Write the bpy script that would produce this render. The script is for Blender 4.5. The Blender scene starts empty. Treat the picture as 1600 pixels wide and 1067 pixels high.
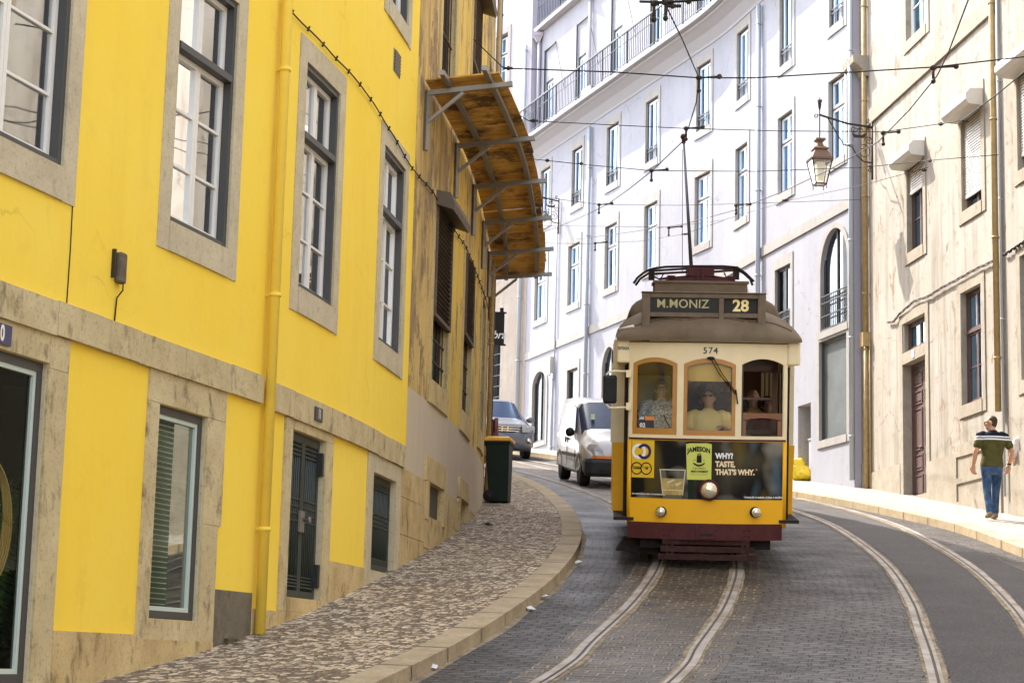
import bpy, bmesh, math, random
from mathutils import Vector, Matrix
random.seed(7)
SC = bpy.context.scene
COL = SC.collection
# ---------------------------------------------------------------- camera
F = 3060.0; PITCH = math.atan(506.5 / F); ROLL = math.radians(1.39)
_cp, _sp, _cr, _sr = math.cos(PITCH), math.sin(PITCH), math.cos(ROLL), math.sin(ROLL)
FW = Vector((0, _cp, _sp)); _R0 = Vector((1, 0, 0)); _U0 = Vector((0, -_sp, _cp))
RT = _R0 * _cr + _U0 * _sr; UP = _U0 * _cr - _R0 * _sr
cam_d = bpy.data.cameras.new('camera'); cam = bpy.data.objects.new('camera', cam_d); COL.objects.link(cam)
cam_d.sensor_width = 36.0; cam_d.lens = F / 1600 * 36.0; cam_d.clip_start = 0.1; cam_d.clip_end = 2000
cam.matrix_world = Matrix(((RT.x, UP.x, -FW.x, 0), (RT.y, UP.y, -FW.y, 0), (RT.z, UP.z, -FW.z, 0), (0, 0, 0, 1)))
SC.camera = cam
# ---------------------------------------------------------------- light
SUN_D = Vector((1.5, -1.9, -2.75)).normalized()
w = bpy.data.worlds.new('World'); SC.world = w; w.use_nodes = True
wn = w.node_tree; wn.nodes.clear()
_o = wn.nodes.new('ShaderNodeOutputWorld'); _b = wn.nodes.new('ShaderNodeBackground'); _s = wn.nodes.new('ShaderNodeTexSky')
_s.sky_type = 'NISHITA'; _s.sun_disc = False
_s.sun_elevation = math.asin(-SUN_D.z); _s.sun_rotation = math.atan2(-SUN_D.x, -SUN_D.y)
_s.dust_density = 2.5; _s.ozone_density = 0.6; _s.air_density = 0.9; _s.altitude = 50
_h = wn.nodes.new('ShaderNodeHueSaturation'); _h.inputs['Saturation'].default_value = .50; wn.links.new(_s.outputs[0], _h.inputs['Color']); wn.links.new(_h.outputs[0], _b.inputs[0]); wn.links.new(_b.outputs[0], _o.inputs[0]); _b.inputs[1].default_value = 0.15
sd = bpy.data.lights.new('sun', 'SUN'); sd.energy = 2.0; sd.angle = math.radians(0.5); sd.color = (1.0, 0.94, 0.84)
sun = bpy.data.objects.new('sun', sd); COL.objects.link(sun); sun.rotation_euler = SUN_D.to_track_quat('-Z', 'Y').to_euler(); sun.location = (-10, 20, 40)
SC.view_settings.view_transform = 'Standard'; SC.view_settings.look = 'None'; SC.view_settings.gamma = 1.0
SC.view_settings.exposure = 2.62
SC.cycles.max_bounces = 8; SC.cycles.diffuse_bounces = 4; SC.cycles.glossy_bounces = 3; SC.cycles.transparent_max_bounces = 12
# ---------------------------------------------------------------- survey helpers: a sight line of the photograph met with a real surface
def ray(px, py): return FW + RT * ((px - 800) / F) + UP * ((533.5 - py) / F)
GZ = [(-20,-2.6),(0,-1.62),(10,-.93),(16,-.12),(20,.55),(24.5,1.3),(30.6,2.27),(36,3.05),(41,3.75),(48,4.72),(54,5.6),(60,6.45),(75,8.5),(140,17.5)]
def _zl(Y):
    for (a, za), (b, zb) in zip(GZ, GZ[1:]):
        if Y <= b: return za + (zb - za) * (Y - a) / (b - a)
    return GZ[-1][1]
def zg(Y): return (_zl(Y - 1.2) + _zl(Y) * 2 + _zl(Y + 1.2)) / 4
def gnd(px, py, dz=0.0):
    r = ray(px, py); t = 5.0; k = lambda t: r.z * t - zg(r.y * t) - dz; prev = k(t)
    while t < 120:
        t += .25; c = k(t)
        if (c <= 0) != (prev <= 0):
            lo, hi = t - .25, t
            for _ in range(30):
                m = (lo + hi) / 2
                if (k(m) <= 0) == (prev <= 0): lo = m
                else: hi = m
            return r * lo
        prev = c
def atY(px, py, Y): r = ray(px, py); return r * (Y / r.y)
def interp(P, Y):      # P list of (X, Y) with rising Y
    if Y <= P[0][1]: return P[0][0]
    for (xa, a), (xb, b) in zip(P, P[1:]):
        if Y <= b: return xa + (xb - xa) * (Y - a) / (b - a)
    return P[-1][0]
def smooth_path(P, step=0.5):
    """Catmull-Rom through control points, resampled"""
    P = [Vector(p).to_3d() if len(p) == 2 else Vector(p) for p in P]
    Q = [P[0] * 2 - P[1]] + P + [P[-1] * 2 - P[-2]]; out = []
    for i in range(1, len(Q) - 2):
        n = max(1, int((Q[i+1] - Q[i]).length / step))
        for k in range(n):
            t = k / n; a, b, c, d = Q[i-1:i+3]
            out.append(0.5 * ((2*b) + (c - a)*t + (2*a - 5*b + 4*c - d)*t*t + (3*b - a - 3*c + d)*t*t*t))
    out.append(P[-1]); return out
# ---------------------------------------------------------------- objects
OFF = {}
def tag(o, label=None, cat=None, group=None, kind=None):
    if label: o['label'] = label
    if cat: o['category'] = cat
    if group: o['group'] = group
    if kind: o['kind'] = kind
    return o
def empty(name, loc, label, cat, group=None, rot=None, local=False):
    o = bpy.data.objects.new(name, None); COL.objects.link(o); o.location = loc; o.empty_display_size = .3
    if rot is not None: o.rotation_euler = rot
    OFF[o.name] = Vector((0, 0, 0)) if local else Vector(loc)
    return tag(o, label, cat, group)
class MB:
    def __init__(s, xf=None): s.v = []; s.f = []; s.m = []; s.uv = []; s.xf = xf; s.cur = 0; s.sm = []; s.smooth = False
    def av(s, p):
        p = Vector(p); s.v.append(Vector(s.xf(*p)) if s.xf else p); return len(s.v) - 1
    def face(s, idx, uv=None): s.f.append(tuple(idx)); s.m.append(s.cur); s.uv.append(uv); s.sm.append(s.smooth)
    def poly(s, pts, uv=None): s.face([s.av(p) for p in pts], uv)
    def box(s, a0, a1, b0, b1, c0, c1, n=1, skip=()):
        A = [[s.av((a0 + (a1-a0)*i/n, b, c)) for (b, c) in ((b0,c0),(b1,c0),(b1,c1),(b0,c1))] for i in range(n+1)]
        for i in range(n):
            for k in range(4):
                j = (k+1) % 4; s.face((A[i][k], A[i+1][k], A[i+1][j], A[i][j]))
        s.face(A[0][::-1] if False else (A[0][0],A[0][1],A[0][2],A[0][3])); s.face((A[n][3],A[n][2],A[n][1],A[n][0]))
    def ring_loft(s, rings, cap=True, closed=True, smooth=True):
        old = s.smooth; s.smooth = smooth
        R = [[s.av(p) for p in r] for r in rings]; n = len(R[0])
        for a, b in zip(R, R[1:]):
            for k in range(n if closed else n - 1):
                j = (k+1) % n; s.face((a[k], a[j], b[j], b[k]))
        s.smooth = False
        if cap: s.face(R[0][::-1]); s.face(R[-1])
        s.smooth = old
    def tube(s, path, r, n=8, r2=None, cap=True, smooth=True):
        P = [Vector(p) for p in path]; rings = []; up = None
        for i, p in enumerate(P):
            d = (P[min(i+1, len(P)-1)] - P[max(i-1, 0)]).normalized()
            if up is None: up = Vector((0,0,1)) if abs(d.z) < .9 else Vector((1,0,0))
            x = d.cross(up); x = x.normalized() if x.length > 1e-4 else d.orthogonal().normalized(); up2 = x.cross(d).normalized(); up = up2
            rr = r if r2 is None else r + (r2 - r) * i / (len(P)-1)
            rings.append([p + (x * math.cos(t) + up2 * math.sin(t)) * rr for t in [2*math.pi*k/n for k in range(n)]])
        s.ring_loft(rings, cap, True, smooth)
    def bar(s, a, b, w, h, up=(0,0,1)):
        a, b = Vector(a), Vector(b); d = (b-a).normalized(); x = d.cross(Vector(up))
        x = x.normalized() if x.length > 1e-4 else d.orthogonal().normalized(); u = x.cross(d).normalized()
        s.ring_loft([[p + x*sx*w/2 + u*sy*h/2 for sx, sy in ((-1,-1),(1,-1),(1,1),(-1,1))] for p in (a, b)], True, True, False)
    def lathe(s, prof, base, axis=(0,0,1), n=20, smooth=True):
        base = Vector(base); ax = Vector(axis).normalized(); x = ax.orthogonal().normalized(); y = ax.cross(x)
        s.ring_loft([[base + ax*h + (x*math.cos(t) + y*math.sin(t))*r for t in [2*math.pi*k/n for k in range(n)]] for r, h in prof], True, True, smooth)
    def ellipsoid(s, c, r, n=12, m=8, rot=None):
        c = Vector(c); rings = []
        for i in range(m+1):
            ph = -math.pi/2 + math.pi*i/m; ph = max(min(ph, 1.5533), -1.5533)
            ring = [Vector((r[0]*math.cos(ph)*math.cos(t), r[1]*math.cos(ph)*math.sin(t), r[2]*math.sin(ph))) for t in [2*math.pi*k/n for k in range(n)]]
            if rot is not None: ring = [rot @ q for q in ring]
            rings.append([c + q for q in ring])
        s.ring_loft(rings)
    def build(s, name, mat, parent=None, loc=None, **tg):
        me = bpy.data.meshes.new(name); o = bpy.data.objects.new(name, me); COL.objects.link(o)
        if parent is not None: o.parent = parent; off = OFF[parent.name]
        else:
            off = Vector(loc) if loc is not None else Vector((0,0,0)); o.location = off
        OFF[o.name] = off
        me.from_pydata([tuple(p - off) for p in s.v], [], s.f)
        for mm in (mat if isinstance(mat, (list, tuple)) else [mat]): me.materials.append(mm)
        me.polygons.foreach_set('material_index', s.m); me.polygons.foreach_set('use_smooth', s.sm)
        if any(u is not None for u in s.uv):
            L = me.uv_layers.new(name='UVMap').data; i = 0
            for f, u in zip(s.f, s.uv):
                for k in range(len(f)): L[i].uv = u[k] if u else (0, 0); i += 1
        bm = bmesh.new(); bm.from_mesh(me); bmesh.ops.recalc_face_normals(bm, faces=bm.faces); bm.to_mesh(me); bm.free()
        me.update(); tag(o, **tg); return o
def bevel(o, w=.01, seg=2, ang=40):
    m = o.modifiers.new('bevel', 'BEVEL'); m.width = w; m.segments = seg; m.limit_method = 'ANGLE'; m.angle_limit = math.radians(ang); return o
def text_mesh(txt, size, depth=.002, bold=0.0, align='CENTER', shear=0.0, space=1.0):
    """the lettering as flat geometry: list of verts, faces"""
    cu = bpy.data.curves.new('lettering', 'FONT'); cu.body = txt; cu.size = size; cu.offset = bold; cu.align_x = align; cu.align_y = 'CENTER'
    cu.shear = shear; cu.space_character = space; cu.resolution_u = 3; cu.fill_mode = 'FRONT'
    o = bpy.data.objects.new('lettering', cu); COL.objects.link(o); bpy.context.view_layer.update()
    dg = bpy.context.evaluated_depsgraph_get(); me = bpy.data.meshes.new_from_object(o.evaluated_get(dg))
    V = [v.co.copy() for v in me.vertices]; Fc = [tuple(p.vertices) for p in me.polygons]
    bpy.data.objects.remove(o); bpy.data.meshes.remove(me); bpy.data.curves.remove(cu)
    return V, Fc
def add_text(mb, txt, size, xf, **k):
    V, Fc = text_mesh(txt, size, **k); base = len(mb.v)
    for p in V: mb.v.append(Vector(xf(p.x, p.y)))
    for f in Fc: mb.face([base + i for i in f])
def copy_tree(o, parent=None):
    c = o.copy(); COL.objects.link(c); c.parent = parent; OFF[c.name] = OFF.get(o.name, Vector((0,0,0)))
    for ch in list(o.children): copy_tree(ch, c)
    return c
# ---------------------------------------------------------------- materials
def mat(name, col, rough=.7, metal=0.0, spec=None, noise=None, bump=None, emit=None, coat=0.0):
    """noise=(scale, amount, second colour)  bump=(scale, strength)"""
    m = bpy.data.materials.new(name); m.use_nodes = True; nt = m.node_tree; N = nt.nodes; L = nt.links; b = N['Principled BSDF']
    b.inputs['Base Color'].default_value = (*col, 1); b.inputs['Roughness'].default_value = rough; b.inputs['Metallic'].default_value = metal
    if spec is None and rough >= .55 and not metal: spec = .2
    if spec is not None: b.inputs['Specular IOR Level'].default_value = spec
    if coat: b.inputs['Coat Weight'].default_value = coat; b.inputs['Coat Roughness'].default_value = .08
    tc = N.new('ShaderNodeTexCoord')
    if noise:
        sc, amt, c2 = noise; n1 = N.new('ShaderNodeTexNoise'); n1.inputs['Scale'].default_value = sc; n1.inputs['Detail'].default_value = 6; n1.inputs['Roughness'].default_value = .65
        L.new(tc.outputs['Object'], n1.inputs[0]); r = N.new('ShaderNodeValToRGB'); r.color_ramp.elements[0].position = .5 - .2; r.color_ramp.elements[1].position = .72
        r.color_ramp.elements[0].color = (0,0,0,1); r.color_ramp.elements[1].color = (amt,amt,amt,1)
        mx = N.new('ShaderNodeMix'); mx.data_type = 'RGBA'; mx.inputs[6].default_value = (*col, 1); mx.inputs[7].default_value = (*c2, 1)
        L.new(n1.outputs[0], r.inputs[0]); L.new(r.outputs[0], mx.inputs[0]); L.new(mx.outputs[2], b.inputs['Base Color'])
    if bump:
        n2 = N.new('ShaderNodeTexNoise'); n2.inputs['Scale'].default_value = bump[0]; n2.inputs['Detail'].default_value = 5
        bp = N.new('ShaderNodeBump'); bp.inputs['Strength'].default_value = bump[1]; bp.inputs['Distance'].default_value = .02
        L.new(tc.outputs['Object'], n2.inputs[0]); L.new(n2.outputs[0], bp.inputs['Height']); L.new(bp.outputs[0], b.inputs['Normal'])
    if emit: b.inputs['Emission Color'].default_value = (*col, 1); b.inputs['Emission Strength'].default_value = emit
    return m
class NG:
    """tiny node-graph writer"""
    def __init__(s, name):
        s.m = bpy.data.materials.new(name); s.m.use_nodes = True; s.nt = s.m.node_tree; s.b = s.nt.nodes['Principled BSDF']; s.tc = s.n('TexCoord')
    def n(s, t, **k):
        x = s.nt.nodes.new('ShaderNode' + t)
        for a, v in k.items(): setattr(x, a, v)
        return x
    def set(s, sock, v):
        if hasattr(v, 'is_linked') or hasattr(v, 'links'): s.nt.links.new(v, sock)
        elif v is not None:
            if isinstance(v, tuple) and len(v) == 3 and sock.type == 'RGBA': v = (*v, 1)
            sock.default_value = v
    def noise(s, vec, scale, detail=5, rough=.6, dist=0.0):
        x = s.n('TexNoise'); s.set(x.inputs['Vector'], vec); x.inputs['Scale'].default_value = scale; x.inputs['Detail'].default_value = detail; x.inputs['Roughness'].default_value = rough; x.inputs['Distortion'].default_value = dist; return x.outputs[0]
    def ramp(s, v, *st):
        x = s.n('ValToRGB'); s.set(x.inputs[0], v); e = x.color_ramp.elements
        while len(e) < len(st): e.new(.5)
        for q, (p, c) in zip(e, st): q.position = p; q.color = (c, c, c, 1) if isinstance(c, (int, float)) else (*c, 1)
        return x.outputs[0]
    def mix(s, f, a, b, mode='MIX'):
        x = s.n('Mix'); x.data_type = 'RGBA'; x.blend_type = mode; s.set(x.inputs[0], f); s.set(x.inputs[6], a); s.set(x.inputs[7], b); return x.outputs[2]
    def math(s, op, a, b=0.0): x = s.n('Math', operation=op); s.set(x.inputs[0], a); s.set(x.inputs[1], b); return x.outputs[0]
    def map(s, vec, scale=(1,1,1), rot=(0,0,0), loc=(0,0,0)):
        x = s.n('Mapping'); s.set(x.inputs[0], vec); x.inputs['Scale'].default_value = scale; x.inputs['Rotation'].default_value = rot; x.inputs['Location'].default_value = loc; return x.outputs[0]
    def out(s, col=None, rough=None, h=None, hs=.4, hd=.02, metal=None, spec=.12):
        s.b.inputs['Specular IOR Level'].default_value = spec
        if col is not None: s.set(s.b.inputs['Base Color'], col)
        if rough is not None: s.set(s.b.inputs['Roughness'], rough)
        if metal is not None: s.set(s.b.inputs['Metallic'], metal)
        if h is not None:
            x = s.n('Bump'); x.inputs['Strength'].default_value = hs; x.inputs['Distance'].default_value = hd; s.set(x.inputs['Height'], h); s.nt.links.new(x.outputs[0], s.b.inputs['Normal'])
        return s.m
def stucco(name, c, c2, stain, stain_amt=.5, patch=None, patch_amt=(.6,.64), streak=.3, hs=.25, crack=0.0):
    """painted render: broad mottling, vertical run-off streaks, optional flaked patches"""
    g = NG(name); o = g.tc.outputs['Object']
    base = g.mix(g.ramp(g.noise(o, .55, 4), (.35, 0.), (.7, 1.)), c, c2)
    st = g.noise(g.map(o, (2.2, 2.2, .22)), 1.6, 6, .65)
    base = g.mix(g.math('MULTIPLY', g.ramp(st, (.48, 0.), (.8, 1.)), streak), base, stain)
    sp = g.noise(o, 3.2, 8, .72)
    base = g.mix(g.math('MULTIPLY', g.ramp(sp, (.56, 0.), (.75, 1.)), stain_amt), base, stain)
    h = g.noise(o, 9, 7, .6)
    if patch:
        pn = g.noise(g.map(o, (1, 1, .45)), 2.1, 9, .7, .3); pm = g.ramp(pn, (patch_amt[0], 0.), (patch_amt[1], 1.))
        pc = g.mix(g.noise(o, 6, 5), patch[0], patch[1]); base = g.mix(pm, base, pc); h = g.math('SUBTRACT', h, g.math('MULTIPLY', pm, 1.2))
    if crack:
        dv = g.n('VectorMath', operation='MULTIPLY_ADD'); nz = g.n('TexNoise'); g.set(nz.inputs['Vector'], o); nz.inputs['Scale'].default_value = 2.5; nz.inputs['Detail'].default_value = 5
        g.set(dv.inputs[0], nz.outputs['Color']); dv.inputs[1].default_value = (.5, .5, .5); g.set(dv.inputs[2], o)
        ve = g.n('TexVoronoi', feature='DISTANCE_TO_EDGE'); g.set(ve.inputs['Vector'], dv.outputs[0]); ve.inputs['Scale'].default_value = .55
        cm = g.math('MULTIPLY', g.ramp(ve.outputs['Distance'], (.0015, 1.), (.006, 0.)), g.math('MULTIPLY', g.ramp(g.noise(o, .8, 3), (.50, 0.), (.62, 1.)), crack)); base = g.mix(cm, base, (stain[0]*.45, stain[1]*.4, stain[2]*.4))
    return g.out(base, .88, h, hs)
def stone(name, c, c2, dark, scale=2.5, dark_amt=.6, hs=.35):
    g = NG(name); o = g.tc.outputs['Object']
    b = g.mix(g.ramp(g.noise(o, scale, 6, .65), (.35, 0.), (.66, 1.)), c, c2)
    b = g.mix(g.math('MULTIPLY', g.ramp(g.noise(g.map(o, (1.6, 1.6, .8)), scale * 2.1, 9, .72, .4), (.54, 0.), (.66, 1.)), dark_amt), b, dark)
    b = g.mix(g.math('MULTIPLY', g.ramp(g.noise(o, 38, 3, .6), (.56, 0.), (.7, 1.)), .45), b, dark)
    return g.out(b, .85, g.noise(o, 16, 8, .7), hs)
M = {}
M['yellow'] = stucco('yellow_render', (.90,.62,.065), (.90,.66,.10), (.76,.47,.07), .38, streak=.22, hs=.2, crack=.3)
M['ochre'] = stucco('ochre_render', (.66,.46,.16), (.44,.30,.13), (.13,.08,.035), .85, patch=((.50,.36,.19), (.09,.055,.028)), patch_amt=(.525,.555), streak=1.0, hs=.5)
M['ochre_light'] = stucco('worn_yellow_render', (.74,.50,.10), (.66,.45,.12), (.26,.17,.06), .6, patch=((.50,.38,.22), (.16,.10,.05)), patch_amt=(.56,.59), streak=.8, hs=.4)
M['greige'] = stucco('greige_paint', (.56,.46,.33), (.50,.41,.29), (.36,.29,.2), .2, streak=.3, hs=.1)
M['white'] = stucco('white_render', (.35,.352,.395), (.31,.312,.355), (.20,.20,.225), .5, crack=.5, streak=.28, hs=.15)
M['beige'] = stucco('bare_beige_render', (.36,.32,.28), (.28,.24,.21), (.17,.14,.12), .7, patch=((.38,.33,.28), (.26,.21,.17)), patch_amt=(.5,.58), streak=.6)
M['lilac'] = stucco('grey_lilac_render', (.46,.44,.50), (.42,.40,.46), (.30,.28,.34), .4, streak=.4, hs=.1)
M['cream'] = stucco('cream_render', (.385,.355,.31), (.33,.295,.25), (.17,.135,.10), .85, crack=.8, patch=((.30,.23,.16), (.20,.14,.095)), patch_amt=(.605,.63), streak=.9, hs=.2)
M['stone_y'] = stone('yellowed_limestone', (.60,.49,.275), (.46,.36,.19), (.15,.115,.06), 2.2, .75)
M['stone_p'] = stone('stained_plinth_stone', (.62,.47,.23), (.44,.31,.14), (.13,.09,.045), 1.6, .75)
M['stone_g'] = stone('grey_limestone', (.58,.49,.325), (.48,.40,.26), (.20,.16,.10), 3, .35)
M['stone_w'] = stone('pale_limestone', (.36,.345,.335), (.32,.30,.28), (.22,.20,.18), 3, .4, .2)
M['stone_c'] = stone('cream_limestone', (.36,.32,.26), (.295,.255,.20), (.17,.13,.09), 2.4, .5, .3)
M['frame_dk'] = mat('dark_grey_frame', (.055,.052,.048), .5)
M['black'] = mat('black_iron', (.012,.012,.012), .5, noise=(20,.5,(.03,.025,.02)))
M['frame_bl'] = mat('blue_black_frame', (.010,.014,.022), .45)
M['sash'] = mat('white_sash', (.78,.74,.66), .45, noise=(30,.2,(.6,.56,.48)))
M['sash_w'] = mat('white_sash_clean', (.82,.83,.86), .4)
M['brown'] = mat('brown_joinery', (.10,.062,.058), .55, noise=(14,.5,(.16,.11,.09)))
M['green'] = mat('dark_green_iron', (.022,.035,.028), .45, noise=(25,.6,(.06,.06,.045)))
M['grille'] = mat('rusted_iron', (.05,.036,.025), .7, noise=(25,.7,(.11,.06,.03)))
M['pipe_y'] = mat('yellow_painted_pipe', (.88,.62,.08), .55, noise=(6,.3,(.70,.46,.09)))
M['pipe_g'] = mat('grey_pipe', (.36,.40,.45), .5)
M['pipe_o'] = mat('ochre_pipe', (.46,.33,.15), .6, noise=(9,.6,(.20,.13,.06)))
M['zinc'] = mat('galvanised_steel', (.27,.25,.22), .5, .5, noise=(18,.6,(.2,.17,.13)))
M['roller'] = mat('cream_shutter', (.56,.53,.48), .5, noise=(8,.2,(.5,.45,.4)))
M['cable'] = mat('black_cable', (.018,.016,.015), .6)
M['dark'] = mat('dark_interior', (.02,.018,.016), .9); M['dim'] = mat('sky_blue_backing', (.10,.13,.16), .9)  # bluish backing deepens the painted sky reflection in the panes
_g = NG('pleated_curtain'); _w = _g.n('TexWave'); _g.set(_w.inputs[0], _g.map(_g.tc.outputs['Object'], (1,1,.05))); _w.inputs['Scale'].default_value = 3.2; _w.inputs['Distortion'].default_value = 3.0; _w.inputs['Detail'].default_value = 2
M['curtain'] = _g.out(_g.mix(_w.outputs[1], (.40,.37,.30), (.60,.56,.47)), .9, _w.outputs[1], .5)
def glass_mat(name, tint, refl=.25, rough=.02, gcol=(.95,.97,1)):
    m = bpy.data.materials.new(name); m.use_nodes = True; nt = m.node_tree; N = nt.nodes; L = nt.links; N.clear()
    o = N.new('ShaderNodeOutputMaterial'); t = N.new('ShaderNodeBsdfTransparent'); gl = N.new('ShaderNodeBsdfGlossy'); mx = N.new('ShaderNodeMixShader')
    fr = N.new('ShaderNodeFresnel'); fr.inputs[0].default_value = 1.5; ma = N.new('ShaderNodeMath'); ma.operation = 'ADD'; ma.inputs[1].default_value = refl; ma.use_clamp = True
    tc = N.new('ShaderNodeTexCoord'); nz = N.new('ShaderNodeTexNoise'); nz.inputs['Scale'].default_value = 1.3; nz.inputs['Detail'].default_value = 1; bp = N.new('ShaderNodeBump'); bp.inputs['Strength'].default_value = .15; bp.inputs['Distance'].default_value = .02
    L.new(tc.outputs['Object'], nz.inputs[0]); L.new(nz.outputs[0], bp.inputs['Height']); L.new(bp.outputs[0], gl.inputs['Normal'])
    t.inputs[0].default_value = (*tint, 1); gl.inputs['Roughness'].default_value = rough; gl.inputs['Color'].default_value = (*gcol, 1)
    L.new(fr.outputs[0], ma.inputs[0]); L.new(ma.outputs[0], mx.inputs[0]); L.new(t.outputs[0], mx.inputs[1]); L.new(gl.outputs[0], mx.inputs[2]); L.new(mx.outputs[0], o.inputs[0]); return m
M['glass'] = glass_mat('window_glass', (.72,.76,.74), .34)
M['glass_s'] = glass_mat('shop_glass', (.85,.90,.86), -.03, gcol=(.36,.39,.37)); M['glass_t'] = glass_mat('tram_glass', (.9,.93,.9), .02)
M['glass_b'] = glass_mat('sky_tinted_glass', (.30,.45,.60), .50, gcol=(.42,.66,.92))  # blue of the reflected sky put into the pane colour
M['glass_d'] = glass_mat('dusty_glass', (.5,.5,.5), .05, .12, gcol=(.22,.24,.26)); M['board'] = mat('grey_green_board', (.085,.098,.10), .6, noise=(1.5,.9,(.14,.155,.155)))
M['glass_car'] = glass_mat('car_glass', (.2,.25,.3), .18)
# ---------------------------------------------------------------- street surfaces
WALL_L = [(-9.2,-6),(-6.2,4),(-4.46,9.8),(-3.03,14.57),(-2.17,17.51),(-1.74,19.45),(-1.42,21.3),(-.95,24.6),(-.69,27),(-.48,30.2),(-.42,32.5),(-.48,35),(-.75,38),(-1.4,43),(-2.3,48),(-4.2,55.5)]
KERB_L = [(-5.8,-6),(-3.4,4),(-2.1,9.8),(-.98,14.8),(-.28,17.63),(.41,21.1),(.83,24.28),(1.03,27.33),(1.04,31.37),(.79,36.85),(.42,41.19),(-.05,45.34),(-.8,50),(-2.0,56),(-4.5,64),(-8,72)]
KERB_R = [(7.9,-6),(7.4,6),(7.15,14),(7.0,20),(6.93,26.3),(6.92,28.6),(6.86,30.2),(6.66,32.0),(6.31,34.7),(6.0,36.5),(5.55,38.6),(4.7,42.5),(3.2,48.3),(1.4,55.2),(-.5,61),(-3,67.5),(-6,74)]
WALL_R = [(15.5,-30),(12.8,-6),(11.7,4),(8.43,32.3),(7.43,41.2)]
WALL_W = [(7.24,40.9),(6.25,45.1),(5.80,47.0),(5.28,49.1),(4.42,51.6),(2.68,56.56),(.45,62.93)]
TRACK_A = [((-2.2),4),(-.9,10),(.84,16),(1.29,18.1),(1.78,20.5),(2.16,22.8),(2.36,24.3),(2.56,26.5),(2.62,29),(2.55,32),(2.3,36),(1.75,41),(1.05,46),(.1,51),(-1.2,57),(-3.2,64)]
TRACK_B = [(1.5,4),(2.9,10),(4.1,16.3),(4.62,19.4),(4.95,21.5),(5.34,24.8),(5.56,28.3),(5.62,31.7),(5.45,34.9),(5.05,38),(4.2,42),(3.1,46.5),(1.9,51),(.5,56.5),(-1.6,63)]
def dense(P, a=-6, b=72, st=.4):
    Q = smooth_path(P, .4); Q = [(q.x, q.y) for q in Q]; return Q
DL, DKL, DKR = dense(WALL_L), dense(KERB_L), dense(KERB_R)
DRW = dense(WALL_R) + dense(WALL_W) + [(-4, 70.5)]
DTA, DTB = dense(TRACK_A), dense(TRACK_B)
def strip(name, fa, fb, y0, y1, m, dz=0.0, nx=6, st=.5, kind='structure', thick=None, clip=None, **k):
    mb = MB(); n = int((y1-y0)/st); rows = []; arc = 0
    for i in range(n+1):
        Y = y0 + (y1-y0)*i/n; a, b = fa(Y), fb(Y)
        if i: arc += math.hypot(st, a - pa)
        pa = a; rows.append([(mb.av((a + (b-a)*j/nx, Y, zg(Y) + dz)), (a + (b-a)*j/nx - (fa(Y)), arc)) for j in range(nx+1)])
    for r0, r1 in zip(rows, rows[1:]):
        for j in range(nx):
            q = (r0[j], r0[j+1], r1[j+1], r1[j]); mb.face([x[0] for x in q], [x[1] for x in q])
    if thick:
        for r0, r1 in zip(rows, rows[1:]):
            for j in (0, nx):
                p, q = mb.v[r0[j][0]], mb.v[r1[j][0]]; mb.poly([p, q, q - Vector((0,0,thick)), p - Vector((0,0,thick))], [(0, r0[j][1][1]), (0, r1[j][1][1]), (thick, r1[j][1][1]), (thick, r0[j][1][1])])
    return mb.build(name, m, kind=kind, **k)
def uvn(g): x = g.n('UVMap'); return x.outputs[0]
def setts(name, c1, c2, joint, bw=.20, rh=.125, mort=.021, jm=.5, dust=.0, dcol=(.5,.42,.3), fade=.35):
    g = NG(name); uv = uvn(g); o = g.tc.outputs['Object']
    wob = g.n('TexNoise'); g.set(wob.inputs['Vector'], uv); wob.inputs['Scale'].default_value = 2.2; wob.inputs['Detail'].default_value = 1.5
    v = g.n('VectorMath', operation='MULTIPLY_ADD'); g.set(v.inputs[0], wob.outputs['Color']); v.inputs[1].default_value = (.15,.13,0); g.set(v.inputs[2], uv)
    br = g.n('TexBrick'); g.set(br.inputs['Vector'], v.outputs[0]); br.inputs['Scale'].default_value = 1; br.inputs['Brick Width'].default_value = bw; br.inputs['Row Height'].default_value = rh
    br.inputs['Mortar Size'].default_value = mort; br.inputs['Mortar Smooth'].default_value = .6; br.inputs['Color1'].default_value = (0,0,0,1); br.inputs['Color2'].default_value = (1,1,1,1); br.inputs['Mortar'].default_value = (.5,.5,.5,1); br.offset_frequency = 2
    tone = g.mix(br.outputs['Color'], c1, c2)
    tone = g.mix(g.ramp(g.noise(o, .7, 5, .7), (.35, 0.), (.7, fade)), tone, (c2[0]*1.35, c2[1]*1.28, c2[2]*1.2))
    tone = g.mix(g.ramp(g.noise(o, 1.7, 6, .75), (.55, 0.), (.72, .7)), tone, (c1[0]*.5, c1[1]*.5, c1[2]*.5))
    jw = g.math('MULTIPLY', br.outputs['Fac'], g.ramp(g.noise(o, 1.3, 5, .7), (.4, jm*.25), (.6, jm)))
    col = g.mix(jw, tone, joint)
    sm = g.ramp(g.noise(g.map(o, (.55, 1.6, 1)), 1.1, 6, .7, .6), (.60, 0.), (.70, .5)); col = g.mix(sm, col, (.30,.27,.25))  # pale stretched patches painted in, imitating sunlight reflected onto the road
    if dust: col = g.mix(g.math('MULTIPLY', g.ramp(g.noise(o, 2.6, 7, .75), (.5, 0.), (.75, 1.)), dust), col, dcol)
    h = g.math('ADD', g.math('MULTIPLY', br.outputs['Fac'], -.7), g.math('MULTIPLY', g.noise(uv, 14, 4), .5))
    return g.out(col, g.ramp(g.noise(o, 1.2, 4), (.35, .38), (.65, .62)), h, 1.0, .03, spec=.3)
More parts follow.
